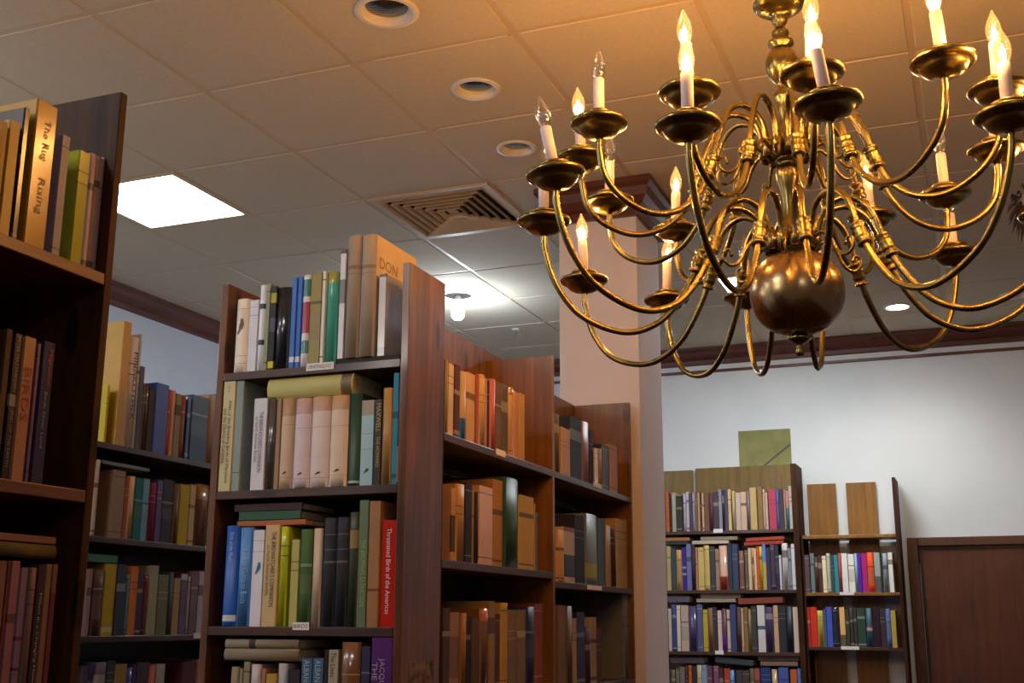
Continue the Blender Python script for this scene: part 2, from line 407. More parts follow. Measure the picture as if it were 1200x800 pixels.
PU = [(.5, -.03), (.499, -.06), (.485, -.12), (.44, -.165), (.37, -.187), (.3, -.168), (.245, -.115), (.215, -.05), (.2, .01), (.185, .05), (.16, .1), (.125, .122), (.085, .11), (.063, .075), (.058, .03)]
PL = [(.605, -.03), (.604, -.06), (.59, -.115), (.565, -.17), (.52, -.225), (.45, -.262), (.38, -.27), (.31, -.238), (.255, -.17), (.22, -.1), (.198, -.03), (.172, .012), (.13, .032), (.088, .015), (.066, -.03), (.06, -.07)]
CH = empty('chandelier', (ACX+.004, ACY, 2.1))
tag(CH, 'large two-tiered brass chandelier with candle bulbs and a round ball below', 'chandelier')
CHL = CH.location
bm = bmesh.new()
stem = [(.0, 2.385), (.03, 2.385), (.036, 2.40), (.02, 2.42), (.015, 2.435), (.014, 2.46), (.016, 2.49), (.022, 2.515), (.028, 2.535), (.029, 2.55), (.024, 2.565), (.015, 2.573), (.024, 2.578), (.03, 2.585), (.02, 2.592), (.018, 2.64), (.02, 2.655), (.013, 2.67), (.012, 2.70), (.017, 2.712), (.014, 2.722), (.02, 2.74), (.024, 2.752), (.015, 2.765), (.012, 2.775), (.02, 2.785), (.032, 2.80), (.039, 2.822), (.04, 2.838), (.034, 2.86), (.022, 2.873), (.02, 2.878), (.031, 2.884), (.031, 2.893), (.02, 2.9), (.016, 2.905), (.021, 2.912), (.021, 2.92), (.014, 2.925), (.012, 2.935), (.018, 2.945), (.021, 2.955), (.02, 2.965), (.034, 2.968), (.054, 2.98), (.063, 2.992), (.063, 2.998), (.05, 2.999), (.02, 3.002), (.012, 3.02), (0, 3.025)]
lathe(bm, [(r, z-CHL.z) for r, z in stem], seg=40); finish('stem', bm, M['brass'], CH)
bm = bmesh.new()
ball = [(.0, 2.098), (.008, 2.1), (.011, 2.108), (.008, 2.118), (.006, 2.125), (.012, 2.13), (.022, 2.136), (.028, 2.141), (.02, 2.146), (.018, 2.15)]
lathe(bm, [(r, z-CHL.z) for r, z in ball], (.006, .002, 0), 32); finish('finial', bm, M['brass'], CH)
bm = bmesh.new(); pr = []
for k in range(25):
    a = -PI/2+PI*k/24
    pr.append((.109*abs(math.cos(a))**.8, 2.25+.1*math.sin(a)-CHL.z))
pr[0] = (0, pr[0][1]); pr[-1] = (0.001, pr[-1][1])
lathe(bm, pr, (.006, .002, 0), 56); finish('ball', bm, M['brassball'], CH)
bm = bmesh.new(); hub = [(0.03, 2.335), (.034, 2.345), (.03, 2.352), (.036, 2.36), (.058, 2.366), (.062, 2.372), (.058, 2.378), (.034, 2.384), (.03, 2.388), (0, 2.389)]
lathe(bm, [(r, z-CHL.z) for r, z in hub], seg=40)
for k in range(12):
    a = L[0][0]-k*PI/6
    lathe(bm, [(.006, -.022), (.012, -.018), (.014, 0), (.011, .018), (0, .02)], (.055*math.cos(a), .055*math.sin(a), 2.372-CHL.z), 12)
finish('hub', bm, M['brass'], CH)
bm = bmesh.new(); hub = [(.016, 2.588), (.03, 2.592), (.056, 2.597), (.06, 2.603), (.056, 2.609), (.03, 2.613), (.016, 2.62)]
lathe(bm, [(r, z-CHL.z) for r, z in hub], seg=40)
for k in range(12):
    a = U[0][0]-k*PI/6
    lathe(bm, [(.006, -.022), (.012, -.018), (.014, 0), (.011, .018), (0, .02)], (.053*math.cos(a), .053*math.sin(a), 2.605-CHL.z), 12)
finish('hub', bm, M['brass'], CH)
# scrolls between the arms
def scroll(az, zc, flip):
    pts = [(.058, 0), (.085, .012*flip), (.11, -.01*flip), (.128, -.045*flip), (.15, -.058*flip), (.168, -.045*flip), (.168, -.025*flip), (.155, -.02*flip), (.15, -.032*flip)]
    path = smooth_path([(r*math.cos(az), r*math.sin(az), zc+z-CHL.z) for r, z in pts], 5)
    bm = bmesh.new(); tube(bm, path, lambda t: .0055-.0025*t, 8)
    bmesh.ops.create_uvsphere(bm, u_segments=8, v_segments=6, radius=.006, matrix=Matrix.Translation(path[-1]))
    finish('scroll', bm, M['brass'], CH)
for k in range(12):
    scroll(U[0][0]-(k+.5)*PI/6, 2.60, 1); 
    if k % 2 == 0: scroll(L[0][0]-(k+.5)*PI/6, 2.368, 1)
PAN = [(.0, -.032), (.008, -.032), (.0105, -.0275), (.028, -.025), (.040, -.0185), (.0475, -.01), (.050, -.003), (.057, -.003), (.063, .0005), (.0655, .005), (.0642, .0098), (.058, .0125), (.05, .0115), (.038, .009), (.031, .012), (.0285, .019), (.033, .0235), (.0345, .0265), (.033, .0295), (.026, .0315), (.016, .032), (0, .032)]
PANK = 1.0
def mesh_of(name, build, mats):
    bm = bmesh.new(); build(bm); bmesh.ops.recalc_face_normals(bm, faces=bm.faces[:])
    me = bpy.data.meshes.new(name); bm.to_mesh(me); bm.free()
    for mt in mats: me.materials.append(mt)
    return me
pan_me = mesh_of('drip_pan', lambda b: lathe(b, [(r*PANK, z) for r, z in PAN], seg=40), [M['brass']])
def _candle(b): lathe(b, [(0, .021), (.0125, .021), (.0125, .115), (.011, .117), (0, .117)], seg=20)
candle_me = mesh_of('candle_sleeve', _candle, [M['candle']])
BULB = [(.0085, .116), (.0105, .12), (.0145, .13), (.0165, .142), (.016, .154), (.0125, .168), (.008, .178), (.0045, .186), (.002, .193), (0, .195)]
def _bulb(lit):
    def f(b):
        lathe(b, BULB, seg=20, mi=0)
        lathe(b, [(0, .117), (.0035, .118), (.003, .128), (.0012, .135), (0, .136)], seg=8, mi=2)
        if lit: lathe(b, [(0, .122), (.004, .126), (.0052, .134), (.0042, .146), (.0018, .156), (0, .16)], seg=12, mi=1)
        else:
            for s in (-1, 1): tube(b, [Vector((s*.0015, 0, .13)), Vector((s*.004, 0, .148)), Vector((s*.002, 0, .156))], .0005, 5, 2)
    return f
bulb_on = mesh_of('bulb_lit', _bulb(True), [M['glasslit'], M['filament'], M['glass']])
bulb_off = mesh_of('bulb_unlit', _bulb(False), [M['glass'], M['chrome'], M['glass']])
def child(name, me, parent, loc, rot=(0, 0, 0)):
    o = bpy.data.objects.new(name, me); COL.objects.link(o); o.parent = parent; o.location = loc; o.rotation_euler = rot
    return o
TILT = {(9, 2): .19, (9, 0): .14}
def arm(az, R, z, prof, z0, lit, ncol, k):
    R0 = prof[0][0]; c, s = math.cos(az), math.sin(az)
    pts = []
    for r, dz in prof:
        f = max(0, min(1, (r-.2)/(R0-.2)))
        rr = r+(R-R0)*f
        pts.append((rr*c, rr*s, z0+dz+(z-z0)*f-CHL.z))
    path = smooth_path(pts, 6)
    bm = bmesh.new(); tube(bm, path, lambda t: .0074, 12)
    a = finish('arm', bm, M['brass'], CH)
    # turned collar where the arm leaves its hook
    bm = bmesh.new(); i0 = ncol*6
    d = (path[i0+1]-path[i0-1]).normalized()
    q = Vector((0, 0, 1)).rotation_difference(d).to_matrix().to_4x4()
    lathe(bm, [(.008, -.026), (.0135, -.024), (.0135, -.019), (.009, -.017), (.0125, -.011), (.014, -.006), (.0115, 0), (.014, .005), (.013, .01), (.009, .013), (.0145, .018), (.0145, .023), (.008, .026)], seg=16)
    bmesh.ops.transform(bm, matrix=Matrix.Translation(path[i0]) @ q @ Matrix.Scale(1.18, 4), verts=bm.verts[:])
    finish('collar', bm, M['brass'], a)
    p = Vector((R*c, R*s, z-CHL.z))
    tl = (random.uniform(-.05, .05), random.uniform(-.05, .05), random.uniform(0, 6))
    q = TILT.get((ncol, k))
    if q: tl = (.37*q, -.93*q, 0)
    child('drip_pan', pan_me, a, p, (tl[0]*.5, tl[1]*.5, 0))
    child('candle_sleeve', candle_me, a, p, tl)
    b = child('bulb', bulb_on if lit else bulb_off, a, p, tl)
    if lit:
        ld = bpy.data.lights.new('candle_light', 'POINT'); ld.energy = LAMP_W; ld.color = (1, .47, .13); ld.shadow_soft_size = .012
        lo = bpy.data.objects.new('candle_light', ld); COL.objects.link(lo)
        lo.location = CHL+p+Matrix.Rotation(tl[1], 3, 'Y') @ Vector((0, 0, .148))
LAMP_W = 3.9
for k, (az, R, z) in enumerate(U): arm(az, R, z, PU, 2.581, k in U_lit, 7, k)
for k, (az, R, z) in enumerate(L): arm(az, R, z, PL, 2.43, k in L_lit, 9, k)
# chain up to the ceiling
zc = 3.02; k = 0
while zc < CEIL-.03:
    bm = bmesh.new(); pts = []
    for q in range(17):
        a = 2*PI*q/16; pts.append(Vector((.011*math.cos(a), 0, .021*math.sin(a))))
    tube(bm, pts, .0028, 8)
    bmesh.ops.transform(bm, matrix=Matrix.Rotation(k*PI/2, 4, 'Z'), verts=bm.verts[:])
    finish('chain_link', bm, M['brass'], CH, (0, 0, zc+.01-CHL.z)); zc += .034; k += 1
bm = bmesh.new(); lathe(bm, [(0, 3.36-CHL.z), (.02, 3.36-CHL.z), (.05, 3.38-CHL.z), (.065, CEIL-.005-CHL.z), (0, CEIL-.005-CHL.z)], seg=32); finish('ceiling_canopy', bm, M['brass'], CH)

# ------------------------------------------------------------------ bookcases
def bookcase(name, loc, label):
    e = empty(name, loc); tag(e, label, 'bookcase', 'dark wooden bookcases'); return e
FX = -1.337       # common front line of the cases that face right
# case facing the camera
EC = bookcase('bookcase', (-1.61, 2.72, 0), 'bookcase facing the camera in the middle, its shelves packed with bird books')
EX0, EX1, EY0, EY1 = -1.888, -1.312, 2.59, 2.845
boxobj('side_panel', M['redwood'], EC, EX1-.021, EX1, EY0, 2.806, 0, 2.4)
boxobj('side_panel', M['redwood'], EC, EX0, EX0+.021, EY0, EY1, 0, 2.4)
for z in (2.148, 1.83, 1.485, 1.14, .79, .44, .1):
    boxobj('shelf', M['shelfX'], EC, EX0+.022, EX1-.022, EY0, 2.804, z-.022, z)
boxobj('back_panel', M['interior'], EC, EX0+.022, EX1-.022, 2.805, 2.812, .1, 2.145)
# run of bays facing right
RB = bookcase('bookcase', (-1.47, 3.78, 0), 'long bookcase with two open bays running back towards the column')
RBX0 = -1.6
for y0 in (2.846, 3.742, 4.70):
    boxobj('side_panel', M['board'] if y0 > 3 else M['darkwood'], RB, RBX0+.017, FX, y0, y0+.02, 0, 2.4 if y0 > 3 else 2.2)
for (ya, yb, zs) in ((2.867, 3.741, (2.0, 1.66, 1.308, .95, .6, .25)), (3.763, 4.699, (2.0, 1.632, 1.282, .93, .58, .25))):
    for z in zs: boxobj('shelf', M['shelfY'], RB, RBX0+.017, FX, ya, yb, z-.022, z)
for (ya, yb, zt) in ((2.846, 3.17, 2.43), (3.172, 3.94, 2.437), (3.942, 4.72, 2.405)):
    boxobj('back_board', M['board'], RB, RBX0, RBX0+.016, ya, yb, 1.96, zt)
boxobj('back_panel', M['interior'], RB, RBX0, RBX0+.016, 2.846, 4.72, .1, 1.958)
# left foreground case
LB = bookcase('bookcase', (-1.48, .96, 0), 'dark foreground bookcase at the left edge with a tall end panel')
LY0, LY1 = .36, 1.508
boxobj('side_panel', M['darkwood'], LB, -1.9, FX, LY1, LY1+.017, 0, 2.4)
boxobj('back_panel', M['interior'], LB, -1.9, -1.885, LY0-.021, LY1-.001, .1, 2.3)  # unseen sheet added, with the wider end panel, to block light
boxobj('side_panel', M['darkwood'], LB, -1.62, FX, LY0-.021, LY0, 0, 2.4)
for z in (2.067, 1.703, 1.36, 1.0, .6, .2):
    boxobj('shelf', M['shelfwarm'], LB, -1.6, FX, LY0+.001, LY1-.001, z-.02, z)
boxobj('back_panel', M['interior'], LB, -1.62, -1.601, LY0+.001, LY1-.001, .1, 2.2)
# rear left case
QX = -2.7
QB = bookcase('bookcase', (-2.84, 3.4, 0), 'dark bookcase in the gap at rear left before the pale blue wall')
for y in (2.5, 4.28): boxobj('side_panel', M['darkwood'], QB, QX-.28, QX, y, y+.02, 0, 2.2)
for z in (2.078, 1.768, 1.449, 1.12, .78, .43, .1): boxobj('shelf', M['shelfY'], QB, QX-.27, QX, 2.521, 4.279, z-.02, z)
boxobj('back_panel', M['interior'], QB, QX-.285, QX-.271, 2.521, 4.279, .1, 2.1)
# tall case on the back wall
TB = bookcase('bookcase', (-1.7, 7.95, 0), 'tall bookcase against the back wall just right of the column')
TX0, TX1, TY = -2.36, -1.11, 7.8
boxobj('side_panel', M['darkwood'], TB, TX1-.024, TX1+.012, TY, BY-.03, 0, 2.515)
boxobj('side_panel', M['darkwood'], TB, TX0, TX0+.024, TY, BY-.03, 0, 2.515)
for z in (2.092, 1.706, 1.315, .93, .55, .15): boxobj('shelf', M['shelfX'], TB, TX0+.025, TX1-.025, TY, BY-(.001 if z > 2 else .03), z-.022, z)
for (xa, xb, zt) in ((-2.3, -1.845, 2.535), (-1.825, -1.145, 2.545)):
    boxobj('back_board', M['olive'], TB, xa, xb, BY-.029, BY-.012, .2, zt)
# narrow case beside it
NB = bookcase('bookcase', (-.8, 7.95, 0), 'narrow bookcase with two vertical back planks between tall case and door')
NX0, NX1 = -1.085, -.505
boxobj('side_panel', M['darkwood'], NB, NX1, NX1+.02, TY, BY-.03, 0, 2.4)
boxobj('side_panel', M['darkwood'], NB, NX0-.008, NX0+.006, TY+.03, BY-.03, 0, 2.06)
for z, mt in ((2.045, M['amber']), (1.686, M['amber']), (1.352, M['shelfX']), (.98, M['shelfX']), (.6, M['shelfX']), (.2, M['shelfX'])):
    boxobj('shelf', mt, NB, NX0+.007, NX1-.001, TY, BY-.03, z-.02, z)
for (pa, pb) in ((947, 981), (993, 1028)):
    xa, xb = on(1, BY-.03, pa, 600).x, on(1, BY-.03, pb, 600).x
    boxobj('back_plank', M['amber'], NB, xa, xb, BY-.029, BY-.012, .2, 2.405)

# ------------------------------------------------------------------ books
_mc = {}
def cover_mat(col, gloss, ink=None):
    key = (tuple(round(c, 3) for c in col), gloss, ink)
    if key in _mc: return _mc[key]
    rough = {0: .75, 1: .45, 2: .22}[gloss]
    t, p = principled('book_cover', col, rough, spec=.45, coat=.5 if gloss == 2 else 0)
    tc = t.n('ShaderNodeTexCoord')
    no = t.n('ShaderNodeTexNoise', Scale=18.0, Detail=4.0); t.l(tc, 'Object', no, 'Vector')
    mr = t.n('ShaderNodeMapRange'); mr.inputs['To Min'].default_value = .82; mr.inputs['To Max'].default_value = 1.1
    t.l(no, 0, mr, 0)
    hs = t.n('ShaderNodeHueSaturation', Color=rgba(col)); t.l(mr, 0, hs, 'Value'); t.l(hs, 0, p, 'Base Color')
    if gloss == 0:
        nb = t.n('ShaderNodeTexNoise', Scale=500.0); t.l(tc, 'Object', nb, 'Vector')
        b = t.n('ShaderNodeBump', Strength=.25, Distance=.002); t.l(nb, 0, b, 'Height'); t.l(b, 0, p, 'Normal')
    _mc[key] = t.m; return t.m
def cname(h):
    r, g, b = (int(h[i:i+2], 16) for i in (0, 2, 4))
    mx, mn = max(r, g, b), min(r, g, b); v = mx/255; s = (mx-mn)/max(mx, 1)
    if mx == mn: hue = 0
    elif mx == r: hue = (60*(g-b)/(mx-mn)) % 360
    elif mx == g: hue = 60*(b-r)/(mx-mn)+120
    else: hue = 60*(r-g)/(mx-mn)+240
    if v < .22: return 'black'
    if s < .14: return 'white' if v > .72 else 'pale grey' if v > .55 else 'grey' if v > .35 else 'dark grey'
    if s < .3 and v > .68: return 'cream' if 15 < hue < 70 else 'pale lilac' if hue > 220 or hue < 15 else 'pale green'
    if s < .3: return ('mauve' if hue > 230 or hue < 10 else 'grey brown' if hue < 70 else 'grey green' if hue < 160 else 'slate grey')
    if hue < 14 or hue > 345:
        return 'maroon' if v < .42 else 'brick red' if v < .62 else 'salmon' if s < .55 else 'red'
    if hue < 26: return 'dark brown' if v < .42 else 'reddish brown' if v < .6 else 'orange' if s > .6 else 'peach'
    if hue < 44: return 'dark brown' if v < .4 else 'brown' if v < .58 else 'golden orange' if s > .66 else 'tan'
    if hue < 66: return 'dark olive' if v < .4 else 'olive' if v < .58 else 'yellow' if s > .6 else 'pale yellow'
    if hue < 160: return 'dark green' if v < .45 else 'green'
    if hue < 195: return 'teal'
    if hue < 250: return 'navy' if v < .42 else 'pale blue' if s < .4 else 'blue'
    if hue < 300: return 'dark purple' if v < .4 else 'purple'
    return 'plum' if v < .45 else 'magenta'
ORD = 'first second third fourth fifth sixth seventh eighth ninth tenth eleventh twelfth thirteenth fourteenth fifteenth sixteenth seventeenth eighteenth nineteenth twentieth twenty-first twenty-second twenty-third twenty-fourth twenty-fifth twenty-sixth twenty-seventh twenty-eighth twenty-ninth thirtieth thirty-first thirty-second thirty-third thirty-fourth thirty-fifth'.split()
def shelf_light_col(h, gain):  # cover colour times shelf gain, which carries the shelf's dimness
    c = lin(h); return tuple(min(.86, c[i]*gain[i]) for i in range(3))
def map_pt(face, flat, x, y, z):
    if flat: x, z = z, x               # lying: length runs sideways, thickness goes up
    if face == 'Y': return (x, y, z)   # spine looks towards -Y
    return (-y, x, z)                  # spine looks towards +X
def book(loc, face, t, h, d, col, gain, gloss=1, rounded=False, bands=(), flat=False, lean=0, title=None, far=False, tcol='201818', pages='page'):
    """loc is the centre of the book's base at the spine plane; t thickness, h height, d depth"""
    mats = [cover_mat(shelf_light_col(col, gain), gloss)]; bd = []
    for (a, b, c) in bands:
        mats.append(cover_mat(shelf_light_col(c, gain), gloss)); bd.append((a, b, len(mats)-1))
    bw = min(.0028, t*.14); hx = t/2
    cx = 0 if not flat else t/2; cz = 0 if not flat else -h/2
    outer = [(-hx, d), (-hx, .004)]
    if rounded:
        sag = min(.008, t*.2)
        for k in range(1, 8):
            q = -1+2*k/8; outer.append((hx*q, .004-sag*(1-q*q)-.001))
    else:
        outer += [(-hx+min(.0012, t*.1), .0005), (hx-min(.0012, t*.1), .0005)]
    outer += [(hx, .004), (hx, d)]
    sp0, sp1 = 1, len(outer)-3
    inner = [(hx-bw, d), (hx-bw, .0065), (-hx+bw, .0065), (-hx+bw, d)]
    sec = outer+inner
    zs = sorted({0.0, 1.0} | {a for a, b, c in bd} | {b for a, b, c in bd})
    bm = bmesh.new(); R = []
    for f in zs: R.append([bm.verts.new(map_pt(face, flat, x+cx, y, f*h+cz)) for x, y in sec])
    n = len(sec)
    for q in range(len(zs)-1):
        zm = (zs[q]+zs[q+1])/2
        mi = 0
        for a, b, c in bd:
            if a <= zm <= b: mi = c
        for k in range(n):
            f = bm.faces.new((R[q][k], R[q][(k+1) % n], R[q+1][(k+1) % n], R[q+1][k]))
            if sp0-1 <= k <= sp1+1: f.material_index = mi if (sp0 <= k <= sp1) else 0
            if rounded and sp0 < k < sp1: f.smooth = True
    no = len(outer)
    for ring in (R[0], R[-1]):
        # rim of the cover: spine strip and two boards
        bm.faces.new((ring[0], ring[1], ring[no+2], ring[no+3]))
        bm.faces.new((ring[no-2], ring[no-1], ring[no], ring[no+1]))
        bm.faces.new(ring[1:no-1]+[ring[no+1], ring[no+2]])
    def pageblock(b, mi):
        g = .003 if gloss != 2 else .0012
        x0, x1, y0, y1, z0, z1 = -hx+bw+.0002+cx, hx-bw-.0002+cx, .0067, d-.003, g+cz, h-g+cz
        v = [b.verts.new(map_pt(face, flat, x, y, z)) for x in (x0, x1) for y in (y0, y1) for z in (z0, z1)]
        for q in ((0, 1, 3, 2), (4, 6, 7, 5), (0, 4, 5, 1), (2, 3, 7, 6), (0, 2, 6, 4), (1, 5, 7, 3)):
            f = b.faces.new([v[i] for i in q]); f.material_index = mi
    if far:
        mats.append(M[pages]); pageblock(bm, len(mats)-1)
    o = finish('book', bm, mats, None, loc)
    if not far:
        b2 = bmesh.new(); pageblock(b2, 0); finish('page_block', b2, M[pages], o)
    if title:
        for ti in title:
            s, uc, vc, lf, hf = ti[:5]; s = '@' if s in ('M', 'm', 'd', 'w') else s; tc = ti[5] if len(ti) > 5 else tcol
            off = -.0008-(.008 if rounded else 0)
            fn = lambda u, v: map_pt(face, flat, v+vc*t+cx, (off if not rounded else .002-min(.008, t*.2)*(1-((v+vc*t)/hx)**2)-.0008), h*uc-u+cz)
            tb = text_bm(s, fn, lf*h, hf*t) if s != '@' else bird_bm(fn, lf*h, hf*t)
            finish('title_lettering' if s != '@' else 'bird_emblem', tb, cover_mat(lin(tc), 1), o)
    if lean:
        ax = 1 if face == 'Y' else 0
        sgn = 1 if face == 'Y' else -1
        r = [0, 0, 0]; r[ax] = math.radians(lean)*sgn; o.rotation_euler = r
        o.location.z += abs(math.sin(math.radians(lean)))*t/2
    return o
BR = random.Random(21)
def shelf_books(key, where, face, plane, zb, yb, gain, rows, depth=.17, group=None, far=False, setback=.012, gl=None, lo=-99, hi=99, top=99):
    """rows: x-left, x-right, y-top as measured in the photo, turned into real widths and heights on the spine plane"""
    axis = 1 if face == 'Y' else 0
    ax2 = 0 if face == 'Y' else 1
    pl0 = plane+setback if face == 'Y' else plane-setback
    xa, ya, xb, yb2 = yb
    items = [r for r in rows]
    prev = None
    for n, r in enumerate(items):
        x0, x1, yt, col = r[:4]; op = r[4] if len(r) > 4 else {}
        pl = pl0+(random.uniform(-.004, .006) if 'set' not in op else op['set'])*(1 if face == 'Y' else -1)
        y_at = lambda x: ya+(yb2-ya)*(x-xa)/(xb-xa)
        a = on(axis, pl, x0, y_at(x0))[ax2]; b = on(axis, pl, x1, y_at(x1))[ax2]
        a += .0006
        if prev is not None and a < prev: a = prev
        if b-a < .004: b = a+.004
        a = max(a, lo); b = min(b, hi)
        if b-a < .004: a = b-.004
        prev = b+.0004
        zt = on(axis, pl, (x0+x1)/2, yt).z
        zz = zb+.0006+op.get('lift', 0)
        h = min(max(.1, zt-zz), top-zz); t = b-a; mid = (a+b)/2
        loc = (mid, pl, zz) if face == 'Y' else (pl, mid, zz)
        d = min(op.get('d', depth), depth*1.6)
        rd = op.get('round', (n*7+len(rows)) % 3 == 0 and t > .012)
        g = op.get('gloss', gl if gl is not None else (2 if (n*5+3) % 7 == 0 else 1 if n % 2 else 0))
        bnd = op.get('bands', ())
        if not bnd and 'title' not in op and BR.random() < .72:
            c3 = [int(col[i:i+2], 16) for i in (0, 2, 4)]; lum = sum(c3)/3
            mixc = lambda k, to: ''.join('%02x' % int(max(0, min(255, a+(b-a)*k))) for a, b in zip(c3, to))
            lt = mixc(.45, (215, 195, 160)); dk = mixc(.5, (30, 22, 24)); alt = lt if lum < 95 else dk
            z0 = BR.uniform(.58, .74)
            bnd = BR.choice([((z0, z0+BR.uniform(.06, .18), alt),), ((z0, z0+.012, alt), (z0+.1, z0+.112, alt)), ((.05, .05+BR.uniform(.02, .06), alt), (z0, z0+.06, alt)), ((.9, .915, alt), (.08, .095, alt)), ((BR.uniform(.2, .4), z0-.08, mixc(.3, (120, 110, 100))), (z0, z0+.03, alt))])
        o = book(loc, face, t, h, d, col, op.get('gain', gain), g, rd, bnd, False, op.get('lean', 0), op.get('title'), far)
        size = 'thin ' if t < (.018 if not far else .016) else 'thick ' if t > (.042 if not far else .045) else ''
        nm = op.get('name') or (size+cname(col)+' book')
        tag(o, f'{nm}, {ORD[n]} from left on {where}', 'book', group or where.replace('the ', ''))
        if lb_check: lb_check(o)
lb_check = None
def flat_book(where, face, plane, x0, x1, ytop, ybot, col, gain, zbase=None, depth=.16, gloss=1, far=False, rounded=False, tilt=0, bands=(), cat='book', nm=None):
    axis = 1 if face == 'Y' else 0; ax2 = 0 if face == 'Y' else 1
    ym = (ytop+ybot)/2
    a = on(axis, plane, x0, ym)[ax2]; b = on(axis, plane, x1, ym)[ax2]
    z1 = on(axis, plane, (x0+x1)/2, ytop).z; z0 = on(axis, plane, (x0+x1)/2, ybot).z
    if zbase is not None: z1 = zbase+(z1-z0); z0 = zbase
    mid = (a+b)/2
    loc = (mid, plane, z0) if face == 'Y' else (plane, mid, z0)
    o = book(loc, face, z1-z0, b-a, depth, col, gain, gloss, rounded, bands, True, 0, None, far)
    if tilt:
        r = [0, 0, 0]; r[1 if face == 'Y' else 0] = math.radians(tilt)*(1 if face == 'Y' else -1); o.rotation_euler = r
    tag(o, where, cat, nm or 'books lying flat on top of others')
    return z1

WH = (1.5, 1.5, 1.5); G1 = (1.2, 1.2, 1.2); G2 = (1.1, 1.12, 1.1); G3 = (1.15, 1.2, 1.2); G4 = (1.1, 1.15, 1.15)  # lower-shelf gains held down, so shade there sits in the book colours
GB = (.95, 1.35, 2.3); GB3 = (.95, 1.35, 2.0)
GQ1 = (1.15, 1.15, 1.2); GQ = (1.35, 1.4, 1.45); GF = (1.1, 1.15, 1.2)
ec = 'the central front bookcase'
shelf_books('e1', 'top shelf of '+ec, 'Y', EY0, 2.148, (268, 437, 470, 420), G1, [
 (272.7, 287.3, 351, 'dcd0bc', dict(round=True, gloss=1, title=[('M', .62, .0, .22, .6, '57503f')], bands=((.12, .125, '8a8070'), (.22, .225, '8a8070'), (.86, .865, '8a8070')))),
 (288, 299, 352, 'cfcfd8', dict(gloss=1, bands=((.78, .79, '8a8a98'), (.9, .905, '8a8a98')))),
 (299.5, 306.8, 334.5, 'e2e2e6', dict(gloss=1, bands=((.3, .36, '24242a'), (.72, .78, '30303a')))),
 (307, 312, 333, '8a917a', dict(gloss=2)),
 (312.4, 319.5, 336, '24262a', dict(gloss=2, bands=((.02, .1, 'c8b820'), (.8, .92, 'a8a030'), (.45, .62, '4a4a6a')))),
 (320, 337, 337.5, '1c2024', dict(gloss=2)),
 (337.4, 343.4, 326, '2a66bc', dict(gloss=1, bands=((.06, .12, 'c8d0dc'),))),
 (343.6, 350, 325, '2a66bc', dict(gloss=1, bands=((.06, .12, 'c8d0dc'),))),
 (350.4, 359.5, 322.5, 'd6d2d2', dict(gloss=2, bands=((.14, .28, '3f7a78'), (.36, .7, 'a03a50'), (.76, .95, '3f7a78')), name='white book with coloured panels')),
 (360, 373, 320, '8c7c3c', dict(gloss=2)),
 (373.4, 377.6, 318, 'd8d4cc', {}),
 (378, 392, 319, '48a48c', dict(gloss=2, bands=((.88, 1, '9a9440'),), name='turquoise book')),
 (394, 401, 292.6, 'c8c8d2', dict(gloss=2, lift=.013, bands=((.96, 1, '30282c'), (.5, .72, '6a6a70')))),
 (402.5, 418.6, 277, '988672', dict(gloss=0, round=True, lift=.013, d=.2, bands=((.72, .75, '7c6a58'), (.68, .685, '7c6a58')), name='very tall tan clothbound book')),
 (419, 437, 276, 'a08e78', dict(gloss=0, round=True, lift=.013, d=.235, bands=((.72, .75, '84725e'), (.68, .685, '84725e')), name='very tall lettered tan book')),
 (441, 450, 321, 'b8b4b8', dict(gloss=2, lift=.013, d=.2, bands=((.96, 1, '40302a'), (.0, .1, '7a8078')))),
], lo=EX0+.022, hi=EX1-.0225, depth=.18, setback=.006)
flat_book('dark thin book lying flat beneath the tall tan books', 'Y', EY0+.008, 396, 468, 414, 420, '2c2420', G1, 2.1482, .2, 0)
